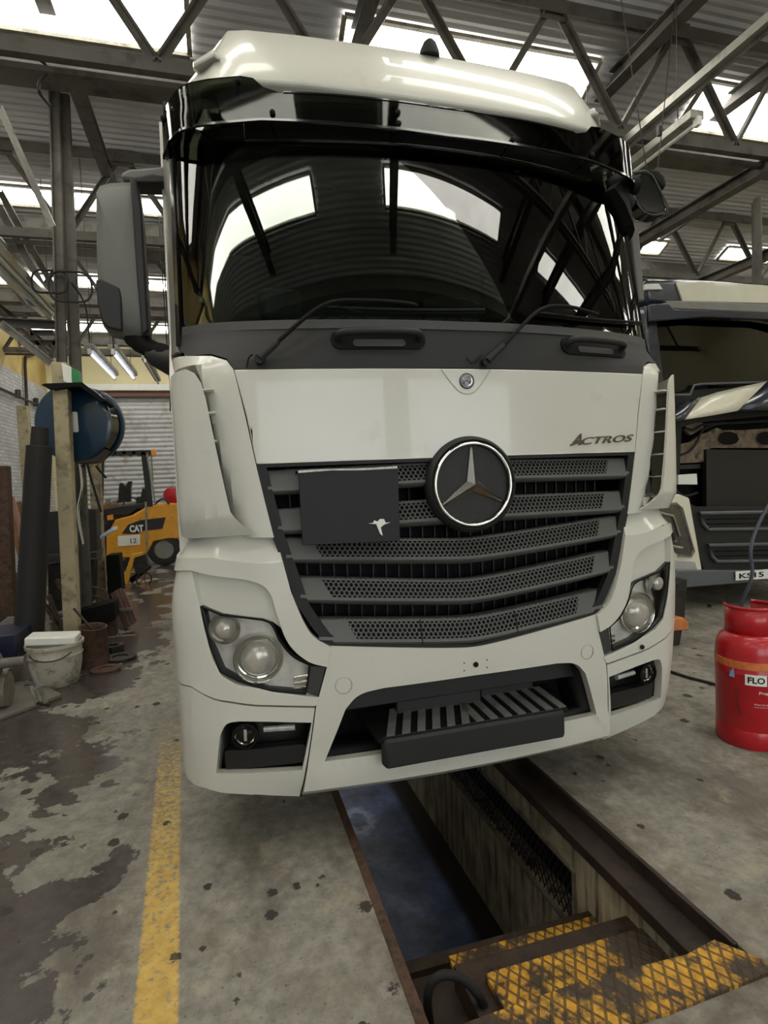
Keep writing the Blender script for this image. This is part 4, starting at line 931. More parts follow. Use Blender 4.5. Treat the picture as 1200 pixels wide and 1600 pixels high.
# ------------------------------------------------------------------ second truck, hood open, on the right
VY = 5.2; vb = at(1130, 905, y=VY); V2 = thing('truck', 'dark truck with white stripes and its front panel lifted, parked behind the red gas bottle', 'truck', (5.85, VY, 0))
ENG = mat('greasy_engine_metal', (120, 106, 88), .6, .1, var=.35, scale=9, dirt=(30, 26, 22), bump=.4)
VGR = mat('second_truck_grey', (86, 90, 94), .4, var=.06)
VX0, VX1 = 4.50, 7.15
mb = MB(); mb.b(VX0, VX1, VY + 2.0, VY + 2.05, .9, 3.55); mb.b(VX0, VX1, VY + .12, VY + 2.0, 3.45, 3.55); mb.b(VX0, VX1, VY + .5, VY + 2.0, .9, 1.5); mb.build('cab_shell', NAVY, V2, smooth=0)
for x in (VX0, VX1):
    mb = MB()
    for a in ((VY + .12, VY + 2, 1.2, 2.45), (VY + .12, VY + 2, 3.1, 3.5), (VY + .12, VY + .3, 2.45, 3.1), (VY + .95, VY + 2, 2.45, 3.1)): mb.b(x - .02, x + .02, *a)
    mb.build('cab_side', NAVY, V2, smooth=0)
mb = MB(); mb.b(VX0 + .05, VX1 - .05, VY + 1.9, VY + 1.98, 1.5, 3.4); mb.b(VX0 + .05, VX1 - .05, VY + .3, VY + 1.9, 1.6, 1.65); mb.build('cab_lining', INT, V2, smooth=0)
mb = MB(); mb.b(VX0 + .1, VX1 - .1, VY + .2, VY + .75, 2.2, 2.42); mb.build('dashboard', INT, V2, bevel=.04)
mb = MB(); mb.b(5.0, 5.5, VY + 1.2, VY + 1.4, 1.9, 2.95); mb.build('seat', mat('seat_cloth', (40, 42, 44)), V2, bevel=.05)
# roof fairing: three bands, rounded to the corner
def vrow(pts, dz=0): return pts
pp('roof_panel', [(1008, 434), (1060, 434), (1120, 437), (1215, 444), (1320, 458), (1320, 510), (1215, 492), (1012, 474)], VY + .02, .9, NAVY, V2, bevel=.05)
o = pp('roof_stripe', [(1057, 441), (1100, 440), (1215, 447), (1320, 460), (1320, 490), (1215, 474), (1067, 470)], VY + .0, .04, mat('cream_white_stripe', (214, 210, 190), .3, var=.04, coat=.3), V2, bevel=.004)
pp('visor_panel', [(1040, 470), (1067, 470), (1215, 475), (1320, 492), (1320, 510), (1215, 489), (1052, 482)], VY - .03, .05, GREYP, V2, bevel=.008)
pp('sun_visor', [(1014, 476), (1045, 473), (1054, 483), (1215, 489), (1320, 508), (1320, 530), (1215, 500), (1100, 495), (1016, 502)], VY - .06, .03, NAVY, V2, bevel=.01)
pp('roof_lamp', [(1008, 444), (1030, 443), (1036, 452), (1010, 452)], VY - .01, .05, WHITEP, V2, bevel=.006)
pp('windscreen', [(1022, 500), (1100, 496), (1215, 500), (1330, 520), (1330, 620), (1215, 602), (1085, 604), (1036, 620)], VY + .12, .012, SCREEN, V2, bevel=0)
pp('corner_pillar', [(1008, 476), (1024, 474), (1046, 660), (1036, 680), (1020, 660)], VY + .06, .14, NAVY, V2, bevel=.02)
mb = MB(); mb.tube([at(1045, 617, y=VY + .08), at(1078, 617, y=VY + .08), at(1084, 602, y=VY + .08), at(1098, 600, y=VY + .08), at(1200, 597, y=VY + .08), at(1300, 606, y=VY + .08)], .014, 8); mb.build('wiper_rail', VGR, V2)
pp('scuttle_panel', [(1030, 622), (1090, 608), (1215, 600), (1330, 612), (1330, 650), (1215, 648), (1090, 660), (1048, 672)], VY + .16, .1, PLAST2, V2)
# the lifted front panel: a curved flap, dark end - white band - dark rest
fl = sub('front_flap', V2, 'lifted front panel with a white band')
def flap(name, top, bot, m, dy=-.02):
    mb = MB(); rows = []
    n = len(top)
    for q in range(6):
        t = q / 5; rows.append([at(a[0] + (b[0] - a[0]) * t, a[1] + (b[1] - a[1]) * t, y=VY + dy - .16 * sin(t * pi * .5)) for a, b in zip(top, bot)])
    mb.grid(rows); return mb.build(name, m, fl, solid=.02, smooth=50)
flap('flap_end', [(1047, 644), (1062, 633), (1076, 626), (1096, 622)], [(1046, 662), (1050, 660), (1060, 658), (1069, 656)], NAVY)
flap('flap_white_band', [(1096, 622), (1120, 614), (1150, 607), (1198, 597)], [(1069, 656), (1095, 652), (1120, 648), (1152, 642)], mat('cream_white_stripe', (214, 210, 190)))
flap('flap_dark_side', [(1198, 597), (1230, 594), (1270, 596), (1330, 602)], [(1152, 642), (1190, 641), (1240, 641), (1330, 645)], NAVY)
# engine bay
pp('bay_back', [(1046, 640), (1330, 630), (1330, 850), (1046, 850)], VY + .42, .05, BLACK, V2, bevel=0)
o = pp('bay_crossmember', [(1062, 694), (1080, 690), (1092, 680), (1104, 676), (1120, 668), (1130, 672), (1160, 672), (1215, 668), (1330, 668), (1330, 705), (1215, 700), (1110, 700), (1104, 722), (1062, 724)], VY + .24, .05, ENG, V2)
for px in (1137, 1197, 1260):
    mb = MB(); q = [(px - 17, 686), (px - 13, 677), (px - 5, 674), (px + 5, 674), (px + 14, 677), (px + 18, 686), (px + 14, 693), (px + 5, 696), (px - 6, 696), (px - 14, 692)]
    mb.prism([at(a, b, y=VY + .236) for a, b in q], (0, .01, 0)); mb.build('access_hole', BLACK, o, smooth=0)
    mb = MB(); mb.tube([at(a, b, y=VY + .232) for a, b in q], .006, 6, closed=True); mb.build('hole_lip', ENG, o)
pp('radiator', [(1104, 702), (1330, 704), (1330, 800), (1104, 792)], VY + .20, .06, mat('radiator_black', (20, 20, 21)), V2)
pp('fuse_box', [(1060, 742), (1089, 740), (1090, 757), (1060, 757)], VY + .15, .06, WHITEP, V2)
pp('bay_bracket', [(1072, 650), (1096, 652), (1100, 668), (1080, 680), (1070, 672)], VY + .25, .05, ENG, V2)
pp('side_frame', [(1046, 665), (1066, 660), (1062, 740), (1048, 790), (1038, 790)], VY + .18, .2, PLAST2, V2)
for q in ([(1070, 668), (1084, 672), (1098, 664), (1120, 662), (1160, 660), (1220, 656)], [(1060, 712), (1076, 706), (1088, 692), (1100, 670), (1130, 660)], [(1052, 745), (1056, 765), (1070, 775), (1090, 770)]):
    mb = MB(); mb.tube(smooth_pts([at(a, b, y=VY + .19) for a, b in q], 4), .013, 8); mb.build('engine_hose', RUBBER, V2)
# lower front
pp('lamp_surround', [(1020, 772), (1062, 772), (1078, 778), (1096, 880), (1098, 892), (1060, 893), (1030, 886)], VY - .0, .2, mat('cream_white_stripe', (214, 210, 190)), V2, bevel=.02)
hlm = sub('headlamp', V2)
pp('lamp_bowl', [(1020, 788), (1056, 788), (1064, 794), (1083, 858), (1080, 869), (1060, 866), (1022, 848)], VY - .012, .02, mat('lamp_inside_grey', (96, 92, 86), .3, .4, var=.3, scale=16), hlm)
for q in ([(1026, 800), (1052, 806), (1062, 838)], [(1026, 816), (1046, 822), (1056, 846), (1030, 842)], [(1030, 850), (1066, 856)]):
    mb = MB(); mb.tube([at(a, b, y=VY - .03) for a, b in q], .016, 6); mb.build('lamp_tube', CHROME, hlm)
mb = MB(); mb.tube([at(a, b, y=VY - .03) for a, b in [(1018, 788), (1057, 786), (1066, 794), (1085, 862), (1080, 870), (1060, 868)]], .010, 8); mb.build('lamp_trim', GREYP, hlm)
pp('lamp_lens', [(1020, 788), (1056, 788), (1064, 794), (1083, 858), (1080, 869), (1060, 866), (1022, 848)], VY - .05, .006, CLEAR, hlm, bevel=0)
pp('fog_lamp', [(1036, 874), (1086, 878), (1090, 890), (1040, 889)], VY - .02, .03, mat('clear_strip_lamp', (190, 192, 192)), V2)
pp('grille_panel', [(1076, 786), (1090, 792), (1330, 790), (1330, 893), (1100, 890), (1096, 880)], VY + .06, .1, PLAST2, V2)
for (t, b, l) in ((802, 824, 1093), (852, 874, 1106)):
    mb = MB(); q = [(1330, t - 4), (1200, t - 2), (l, t), (l + 6, t + 16), (l + 14, b + 3), (1200, b + 2), (1330, b)]
    mb.tube([at(a, c_, y=VY + .03) for a, c_ in q], .020, 6); mb.build('grille_frame', VGR, V2, smooth=30)
    for k in (1, 2):
        yy = t + (b - t) * k / 3 + 2; mb = MB(); mb.bar(at(l + 12, yy, y=VY + .05), at(1330, yy - 4, y=VY + .05), .02, .014); mb.build('grille_bar', BLACK, V2, smooth=0)
pp('bumper', [(1058, 892), (1100, 891), (1330, 892), (1330, 925), (1200, 908), (1100, 916), (1064, 919), (1052, 905)], VY - .02, .3, VGR, V2, bevel=.012)
pl = pp('number_plate', [(1150, 893), (1236, 887), (1236, 902), (1150, 907)], VY - .05, .01, WHITEP, V2, bevel=0)
a = at(1155, 904, y=VY - .053); b = at(1220, 899, y=VY - .053)
text_on('KS15 LV', 'registration_lettering', BLACK, pl, lambda x, y, d_: a + (b - a) * (x / (b - a).length) + Vector((0, -d_ - .002, y)), width=(b - a).length, height=.058, extrude=.001, bold=.015)
mb = MB(); mb.b(VX0 + .3, VX1 - .3, VY + .25, VY + 3, .45, .9); mb.build('underbody', mat('underbody_black', (22, 21, 20)), V2, smooth=0)
wheel((4.78, VY + 1.35, .5), .5, .3, V2); wheel((6.9, VY + 1.35, .5), .5, .3, V2)

# ------------------------------------------------------------------ red gas bottle
gx, gy, gr = 2.945, 2.66, .182
G = thing('gas_bottle', 'red propane cylinder with an orange band and a white label', 'gas bottle', (gx, gy, 0)); gc = Vector((gx, gy, 0))
mb = MB(); mb.lathe(gc, [(gr * .97, .0), (gr, .012), (gr, .10), (gr * .985, .105)], n=48); mb.build('foot_ring', RED, G)
mb = MB(); mb.lathe(gc, [(.02, .03), (gr * .9, .06), (gr * .99, .11), (gr * .995, .42), (gr * 1.01, .425), (gr * 1.01, .435), (gr, .44), (gr, .54), (gr * .965, .585), (gr * .86, .625), (gr * .70, .648), (.03, .66)], n=56); mb.build('cylinder_body', RED, G, smooth=60)
mb = MB(); cr = gr * .70
def coll(a0, a1, z0, z1):
    rows = []
    for z in (z0, z0 + (z1 - z0) * .5, z1): rows.append([gc + Vector((cr * cos(radians(a0 + (a1 - a0) * k / 40)), cr * sin(radians(a0 + (a1 - a0) * k / 40)), z)) for k in range(41)])
    mb.grid(rows)
coll(130, 400, .635, .80)
mb.build('valve_collar', RED, G, solid=.006, smooth=60)
mb = MB(); mb.tube([gc + Vector((cr * cos(radians(130 + 270 * k / 40)), cr * sin(radians(130 + 270 * k / 40)), .80)) for k in range(41)], .009, 8); mb.build('collar_rim', RED, G)
mb = MB(); mb.lathe(gc, [(.018, .65), (.018, .71), (.026, .715), (.026, .735), (.012, .74)], n=16); mb.tube([gc + Vector((0, 0, .72)), gc + Vector((-.05, -.03, .725))], .014, 8); mb.build('valve', mat('brass_valve', (170, 150, 110), .35, .8), G)
mb = MB(); mb.lathe(gc + Vector((-.02, -.02, .745)), [(.034, 0), (.034, .018)], n=8); mb.build('hand_wheel', BLACK, G)
mb = MB(); mb.tube([gc + Vector((-.05, -.03, .725)), gc + Vector((-.085, -.05, .728))], .017, 6); mb.lathe(gc + Vector((-.02, -.06, .70)), [(.03, 0), (.033, .02), (.02, .03)], n=14); mb.build('regulator', CHROME, G)
mb = MB(); mb.lathe(gc, [(gr * 1.0, .462), (gr * 1.012, .463), (gr * 1.012, .505), (gr * 1.0, .506)], n=56, cap=False); mb.build('orange_band', mat('faded_orange_band', (206, 116, 60), .5, var=.12, scale=20, dirt=(176, 70, 50)), G, smooth=60)
va = math.degrees(math.atan2(-gy, -gx))         # direction to the viewer
def oncyl(a0, r_=gr):
    def f_(x, y, d_, z0=0):
        a = radians(a0) + x / r_; return gc + Vector(((r_ + .002 + abs(d_)) * cos(a), (r_ + .002 + abs(d_)) * sin(a), z0 + y))
    return f_
def patch(name, a0, w, z0, z1, m, rnd=0, r_=gr, t=.0025):
    mb = MB(); rows = [[oncyl(a0, r_ * 1.0)(w * k / 12, 0, t, z) for k in range(13)] for z in (z0, z1)]; mb.grid(rows); return mb.build(name, m, G, smooth=60)
dv = va - 8          # left end of the label
patch('white_label', dv, .105, .378, .440, WHITEP); patch('white_label', dv + math.degrees(.112 / gr), .11, .378, .440, WHITEP)
fz = oncyl(dv + 4, gr); text_on('FLO', 'label_lettering', BLACK, G, lambda x, y, d_: fz(x, y, .004 + d_ * .1, .391), width=.082, height=.036, extrude=.001, bold=.03)
fz2 = oncyl(dv + math.degrees(.118 / gr), gr); text_on('GAS', 'label_lettering', BLACK, G, lambda x, y, d_: fz2(x, y, .004 + d_ * .1, .391), width=.082, height=.036, extrude=.001, bold=.03)
fz3 = oncyl(dv + 21, gr); text_on('Propane', 'print_lettering', WHITEP, G, lambda x, y, d_: fz3(x, y, .001 + d_ * .1, .325), width=.085, height=.022, extrude=.0005)
fz4 = oncyl(dv + 14, gr)
for k, z in enumerate((.268, .252)): text_on(('Must be stored', 'and used upright')[k], 'print_lettering', WHITEP, G, lambda x, y, d_, z=z: fz4(x, y, .001 + d_ * .1, z), width=.10, height=.008, extrude=.0005)
mb = MB(); f5 = oncyl(va - 33, gr); mb.add([f5(0, .0, .004), f5(.028, .0, .004), f5(.024, .055, .006), f5(.006, .03, .006)], [(0, 1, 2, 3)]); o = mb.build('blue_tag', mat('pale_blue_tag', (130, 180, 220), .5), G, solid=.002, smooth=0); o.location.z += .41
mb = MB(); f6 = oncyl(va - 22, gr); mb.tube([f6(0, 0, .001, .34), f6(.01, 0, .001, .26), f6(.018, 0, .001, .19)], .0025, 6); mb.build('long_scratch', mat('scratch_dark', (70, 12, 16)), G)
mb = MB(); mb.tube(smooth_pts([gc + Vector((-.09, -.05, .73)), gc + Vector((-.10, -.03, .80)), at(1175, 900, y=2.6), at(1173, 860, y=2.65), at(1185, 820, y=2.75), at(1215, 770, y=2.85), at(1260, 740, y=2.9), Vector((3.95, 3.1, 1.2)), Vector((4.15, 3.3, .5)), Vector((4.25, 3.6, .02)), Vector((4.6, 4.2, .015))], 6), .010, 8)
tag(mb.build('gas_hose', mat('dark_blue_hose', (44, 50, 66), .5)), 'dark rubber gas hose rising from the red cylinder valve', 'hose')
mb = MB(); mb.tube(smooth_pts([at(980, 1028, z=.012), at(1035, 1045, z=.012), at(1075, 1058, z=.012), at(1120, 1070, z=.012), at(1180, 1090, z=.012), (4.6, 3.0, .012)], 6), .011, 8)
tag(mb.build('floor_cable', RUBBER), 'black cable lying on the floor between the white truck and the gas bottle', 'cable')
# axle stand with an orange block
axs = thing('axle_stand', 'small dark axle stand topped by an orange wooden block, behind the white bumper', 'stand', (at(1055, 1010, z=0).x, at(1055, 1010, z=0).y, 0)); ya = at(1055, 1010, z=0).y
pp('wooden_block', [(1034, 969), (1068, 965), (1077, 972), (1076, 984), (1036, 988)], ya, .2, mat('orange_stained_wood', (190, 116, 62), .7, var=.25, scale=9, bump=.3), axs, bevel=.01)
pp('stand_body', [(1038, 987), (1066, 985), (1062, 1008), (1044, 1014)], ya + .02, .15, DKMET, axs); pp('stand_top', [(1036, 930), (1066, 905), (1074, 905), (1070, 966), (1036, 970)], ya + .1, .15, DKMET, axs)
jk = thing('oily_rag_pile', 'yellow stained rag on dark parts beside the second truck headlamp', 'rag', tuple(at(1050, 900, y=4.7)))
pp('rag', [(1036, 856), (1046, 858), (1052, 866), (1050, 874), (1038, 876)], 4.72, .06, mat('yellow_rag', (176, 140, 66), .9), jk, bevel=.012); pp('dark_parts_box', [(1036, 876), (1050, 872), (1054, 884), (1044, 900), (1072, 904), (1070, 935), (1036, 938)], 4.72, .3, DKMET, jk)

# ------------------------------------------------------------------ lamps, conduits and pipes under the roof
mb = MB(); mb.b(3.56, 3.62, -6, 12.5, 4.47, 4.53); mb.b(3.62, 3.64, -6, 12.5, 4.45, 4.55); tag(mb.build('cable_trunking', STEELL, smooth=0), 'long pale cable trunking running back over the right side of the cab', 'trunking')
def slope_z(y):
    q = ((y - YV) / PIT) % 1; return ZV + (ZR - ZV) * (1 - abs(1 - 2 * q))
def batten(name, x, z, y0, y1, n, label, lit, m=STEELL, w=.12):
    t = thing(name, label, 'lamp', (x, (y0 + y1) / 2, z)); mb = MB(); mb.b(x - w / 2, x + w / 2, y0, y1, z, z + .07); mb.build('lamp_body', m, t, bevel=.008)
    for k in range(n):
        xx = x + (k - (n - 1) / 2) * .09; mb = MB(); mb.tube([(xx, y0 + .02, z - .03), (xx, y1 - .02, z - .03)], .016, 10); mb.build('fluorescent_tube', TUBE if lit else WHITEP, t)
        for yy in (y0, y1): mb = MB(); mb.b(xx - .02, xx + .02, yy - .02, yy + .03, z - .055, z + .01); mb.build('tube_holder', WHITEP, t)
    for yy in (y0 + .2, y1 - .2): mb = MB(); mb.tube([(x, yy, z + .06), (x, yy, slope_z(yy))], .004, 5); mb.build('hanging_wire', DKMET, t)
    return t
batten('fluorescent_lamp', 3.67, 4.28, 3.74, 5.3, 1, 'unlit fluorescent batten under the trunking, upper right of the cab', False)
batten('fluorescent_lamp', -1.93, 3.88, 5.2, 8.4, 2, 'long glossy fluorescent fitting at the left edge, above the hose reel', False, CHROME, .30)
batten('fluorescent_lamp', -1.42, 3.32, 7.7, 9.4, 1, 'lit fluorescent tube between the mirror and the posts, left of the pair', True)
batten('fluorescent_lamp', -1.16, 3.32, 7.7, 9.4, 1, 'lit fluorescent tube between the mirror and the posts, right of the pair', True)
batten('fluorescent_lamp', -1.15, 3.9, 11, 13.2, 1, 'far fluorescent fitting in front of the roller shutter gable', False)
mb = MB(); mb.tube([at(1140, 302, y=5.2), at(1030, 376, y=7.5)], .025, 8); tag(mb.build('service_pipe', STEEL), 'thin pipe slanting under the roof above the dark truck', 'pipe')
p0 = at(1183, 312, y=6.6); mb = MB(); mb.angle((p0.x, 6.6, 0), (p0.x, 6.6, p0.z), .12, .02, (0, 1, 0)); mb.bar((p0.x + .05, 6.66, 0), (p0.x + .05, 6.66, p0.z), .06, .10); tag(mb.build('steel_post', STEEL, smooth=0), 'dark steel post rising behind the second truck to the roof beams', 'post')
for i, q in enumerate((((975, 30), (1010, 262)), ((1050, 50), (1028, 262)))):
    mb = MB(); mb.tube([at(*q[0], y=3.9) + (at(*q[0], y=3.9) - at(*q[1], y=3.9)) * .3, at(*q[1], y=3.9)], .004, 5); tag(mb.build('hanging_wire', DKMET), ('thin wire hanging from the roof, left of the two by the kerb mirror', 'thin wire hanging from the roof, right of the two by the kerb mirror')[i], 'wire')
mb = MB(); mb.box(at(1030, 205, y=3.9), (.03, .03, .07)); tag(mb.build('wire_coupling', DKMET), 'small dark coupling on the hanging wire by the lamp', 'coupling')

# ------------------------------------------------------------------ left side: posts, hose reel, scrap
YP = 6.25
mb = MB(); mb.bar(at(115, 1022, y=YP), at(95, 568, y=YP), .13, .15, (0, 1, 0)); o = mb.build('post', CREAM, bevel=.008, smooth=0); tag(o, 'square cream painted post in front of the hose reel', 'post')
for i, (a, b_, y_, w) in enumerate((((101, 700), (84, 78), 6.95, .075), ((128, 780), (97, 85), 7.1, .09))):
    A_ = at(*a, y=y_); B_ = at(*b_, y=y_); A_ = A_ - (B_ - A_) * (A_.z / (B_.z - A_.z)); B_ = A_ + (B_ - A_) * min(1, 5.90 / B_.z)
    mb = MB(); mb.angle(A_, B_, w, .014, (0, 1, 0)); mb.bar(A_ + Vector((w * .3, .03, 0)), B_ + Vector((w * .3, .03, 0)), w * .5, .03, (0, 1, 0)); tag(mb.build('steel_post', (STEEL, STEEL)[i], smooth=0), ('tall angle-iron post behind the cream post, the left one', 'tall angle-iron post behind the cream post, the right one')[i], 'post')
mb = MB(); a = at(63, 668, y=5.9); b_ = at(44, 1015, y=5.9); mb.tube([a, a + (b_ - a) * .08, a + (b_ - a) * .085, a + (b_ - a) * .5, b_], [.07, .075, .105, .115, .125], 20); tag(mb.build('leaning_duct', mat('sooty_black_duct', (26, 25, 24), .7, var=.2, bump=.3)), 'thick black exhaust duct leaning beside the cream post', 'duct')
# hose reel
rc_ = at(118, 661, y=6.45); ax = Vector((-.30, -1, .02)).normalized(); HRL = thing('hose_reel', 'large dark blue drum hose reel hung on the posts', 'hose reel', tuple(rc_))
rr = .385
mb = MB(); mb.lathe(rc_, [(rr * .9, .0), (rr * .97, .01), (rr, .03), (rr, .05), (rr * .9, .07)], ax, 48); mb.build('reel_cover', BLUE, HRL, smooth=50)
mb = MB(); mb.lathe(rc_ - ax * .22, [(rr * .93, .0), (rr * .93, .20)], ax, 48); mb.build('hose_drum', GLOSSB, HRL, smooth=50)
mb = MB(); mb.lathe(rc_ - ax * .27, [(rr * .9, .0), (rr, .02), (rr, .05), (rr * .9, .06)], ax, 48); mb.build('rear_flange', BLUE, HRL, smooth=50)
u_ = ax.cross(Vector((0, 0, 1))).normalized() * -1
def onreel(x, z): return rc_ + ax * .072 + (Vector((ax.y, -ax.x, 0)).normalized() * -x) + Vector((0, 0, z))
mb = MB(); q = [onreel(*p) for p in ((-.05, -.10), (.055, -.10), (.065, -.09), (.065, .09), (.055, .10), (-.05, .10))]; mb.prism(q, ax * .003); lb = mb.build('label_plate', WHITEP, HRL, smooth=0)
mb = MB(); mb.prism([onreel(*p) + ax * .003 for p in ((-.05, -.07), (.0, -.07), (.0, .07), (-.05, .07))], ax * .002); mb.build('label_print', BLUE, lb, smooth=0)
pp('reel_bracket', [(112, 708), (160, 700), (170, 704), (150, 722), (118, 724)], 6.4, .3, DKMET, HRL)
cp = thing('reel_canopy', 'black sheet metal canopy above the blue hose reel', 'canopy', tuple(at(110, 600, y=6.3)))
pp('canopy_sheet', [(64, 601), (70, 599), (128, 597), (167, 627), (158, 628), (124, 604), (100, 606), (84, 609)], 6.1, .5, BLACK, cp)
sg_ = thing('sign_box', 'small white box with a green end fixed at the top of the cream post', 'box', tuple(at(110, 598, y=6.15)))
pp('box_front', [(96, 567), (111, 573), (112, 600), (99, 596)], 6.12, .1, WHITEP, sg_); pp('green_end', [(111, 575), (122, 578), (125, 600), (112, 600)], 6.14, .12, mat('green_sign', (34, 128, 70), .4, var=.1), sg_)
# cable coils round the posts
for i, (c0, r0, tl, lab) in enumerate((((78, 440), .20, .25, 'black cable loop hanging left of the steel posts'), ((110, 448), .24, .1, 'black cable loop hung round the steel posts'))):
    c = at(*c0, y=6.86 - .1 * i); mb = MB(); mb.tube([c + Vector((cos(t) * r0 * .85, sin(t) * .2 * tl, sin(t) * r0 * .75 + .02 * sin(3 * t))) for t in [2 * pi * k / 36 for k in range(36)]], .011, 7, closed=True); mb.tube(smooth_pts([c + Vector((r0, 0, 0)), c + Vector((r0 + .1, .1, -.2)), c + Vector((r0 + .12, .1, -.6))], 5), .009, 6); tag(mb.build('cable_loop', RUBBER), lab, 'cable')
mb = MB(); mb.tube(smooth_pts([at(0, 73, y=4.7), at(35, 77, y=4.7), at(58, 90, y=4.7), at(75, 108, y=4.7), at(62, 128, y=4.7), at(62, 145, y=4.7), at(78, 165, y=4.9)], 5), .012, 7); tag(mb.build('roof_cable', RUBBER), 'black cable drooping from the roof girder at the top left', 'cable')
mb = MB()
for dx in (0, .03, .06):
    a = at(262, 560, y=8.5) + Vector((dx, 0, 0)); mb.tube(smooth_pts([Vector((a.x, a.y, 5.3)), a, a + Vector((.01, 0, -.35)), a + Vector((-.01 + dx * .3, 0, -.72))], 4), .008, 6)
tag(mb.build('hanging_cables', RUBBER), 'bundle of dark cables hanging beside the cab in front of the shutter', 'cables')
# braces in the left corner, between wall and posts
for i, (a, b_, y_, w, lab) in enumerate((((0, 170), (82, 355), 5.6, .05, 'pale steel brace slanting down to the posts from the left edge'), ((0, 505), (80, 568), 6.3, .07, 'grey steel brace running down to the head of the cream post'),
        ((0, 505), (92, 510), 8.2, .09, 'horizontal grey beam behind the posts at reel height'), ((0, 325), (75, 465), 7.9, .08, 'long grey brace slanting behind the glossy lamp fitting'), ((0, 300), (95, 470), 8.2, .07, 'second grey brace slanting behind the glossy lamp fitting'))):
    mb = MB(); mb.angle(at(*a, y=y_), at(*b_, y=y_ + .2), w, .012, (0, 1, 0)); tag(mb.build('steel_brace', STEELL if i in (0, 1) else STEEL, smooth=0), lab, 'brace')
tw = thing('wall_bracket_frame', 'small steel bracket frame between the left wall and posts', 'bracket', tuple(at(78, 560, y=8)))
for a, b_ in (((43, 512), (76, 560)), ((92, 512), (80, 560)), ((48, 521), (84, 521)), ((48, 536), (90, 536))): mb = MB(); mb.angle(at(*a, y=8), at(*b_, y=8), .05, .01, (0, 1, 0)); mb.build('bracket_bar', STEEL, tw, smooth=0)
mb = MB(); mb.tube([at(42, 635, x=-4.14), at(39, 570, x=-4.14), at(40, 558, x=-4.14), at(56, 553, x=-4.14)], .035, 8); tag(mb.build('wall_conduit', DKMET), 'dark pipe bent over on the white brick wall', 'pipe')
mb = MB(); mb.tube([at(-5, 605, x=-4.12), at(66, 636, x=-4.12)], .03, 8)
for px, py in ((28, 618), (56, 631)): mb.tube([at(px, py - 8, x=-4.12), at(px, py + 3, x=-4.12)], .06, 8)
tag(mb.build('wall_rail', DKMET), 'dark pipe run sloping along the white brick wall', 'pipe')
mb = MB(); a = at(36, 635, x=-4.1); mb.b(-4.2, -4.0, a.y - .12, a.y + .12, 0, a.z); tag(mb.build('wall_post', CREAM, smooth=0), 'narrow cream post standing against the white brick wall', 'post')
# planks against the wall
for i in range(5):
    y_ = 11.2 + i * .25; b_ = at(8 + i * 5.5 + (i % 2) * 4, 772 + i * 4, y=y_); a = Vector((b_.x + .25, y_, 0))
    mb = MB(); mb.bar(a, b_, .09, .03, (0, 1, 0)); tag(mb.build('plank', (WOOD, mat('pink_painted_board', (176, 128, 118), .7, var=.15), mat('grey_board', (150, 150, 148), .7), WOOD, mat('blue_painted_board', (104, 146, 168), .7))[i], smooth=0),
        ('brown plank leaning on the left wall, the leftmost', 'pink painted board leaning on the left wall', 'grey board leaning on the left wall', 'brown plank leaning beside the blue board', 'pale blue board leaning on the left wall')[i], 'plank', 'boards leaning on the left wall')
# far left dark steel upright and tyre
mb = MB(); mb.bar(at(13, 962, y=7.6), at(2, 728, y=7.6), .16, .14, (0, 1, 0)); tag(mb.build('upright_girder', RUST, smooth=0, bevel=.01), 'rust brown steel upright at the left edge behind the tyre', 'girder')
ty = thing('tyre', 'worn grey tyre cut off by the left edge of the view', 'tyre', (at(-45, 915, y=8.0).x, 8.0, .0)); c = at(-45, 915, y=8.0); c.z = .5
mb = MB(); mb.lathe(c - Vector((0, .12, 0)), [(.29, .02), (.45, 0), (.49, .03), (.50, .12), (.49, .21), (.45, .24), (.29, .22)], (0, 1, 0), 40, cap=False); mb.build('tread', mat('dusty_tyre', (92, 88, 82), .85, var=.2, bump=.4), ty)
# blue crate, bucket, rusty bucket
pp('crate', [(-40, 1000), (25, 990), (27, 1010), (24, 1036), (-40, 1046)], 5.4, .5, mat('dark_blue_crate', (14, 22, 48), .5), bevel=.01); tag(bpy.data.objects['crate'], 'dark blue plastic crate at the left edge behind the bucket', 'crate')
bk = at(86, 1079, z=0); bc_ = Vector((bk.x - .03, bk.y + .20, 0)); BK = thing('bucket', 'battered cream plastic bucket with bulging sides', 'bucket', tuple(bc_))
CRB = mat('dirty_cream_plastic', (176, 170, 154), .55, var=.08, scale=6, dirt=(96, 86, 72), dirt_lo=.52, dirt_hi=.7)
mb = MB(); mb.lathe(bc_, [(.16, .0), (.17, .01), (.20, .17), (.205, .25), (.215, .255), (.205, .265), (.21, .33), (.225, .335), (.225, .36), (.21, .36), (.20, .30), (.16, .03), (.01, .02)], n=36, cap=False); mb.build('bucket_body', CRB, BK, smooth=50)
mb = MB(); mb.tube(smooth_pts([bc_ + Vector((-.2, -.02, .33)), bc_ + Vector((-.12, -.20, .28)), bc_ + Vector((0, -.225, .25)), bc_ + Vector((.12, -.19, .27)), bc_ + Vector((.2, -.02, .33))], 5), .005, 6); mb.build('bucket_handle', DKMET, BK)
mb = MB(); mb.box(bc_ + Vector((.0, -.02, .395)), (.38, .22, .07), Matrix.Rotation(.08, 3, 'Y')); tag(mb.build('oil_tray', WHITEP, bevel=.012), 'white plastic tray lying on top of the cream bucket', 'tray')
rb_ = at(140, 1044, z=0); c = Vector((rb_.x, rb_.y + .1, 0)); axr = Vector((.10, -.1, 1)).normalized()
mb = MB(); mb.lathe(c, [(.155, 0), (.15, .06), (.115, .36), (.125, .375), (.11, .375), (.10, .36), (.13, .03)], axr, 28, cap=False); tag(mb.build('rusty_bucket', RUST, smooth=50), 'rust brown metal bucket standing by the foot of the cream post', 'bucket')
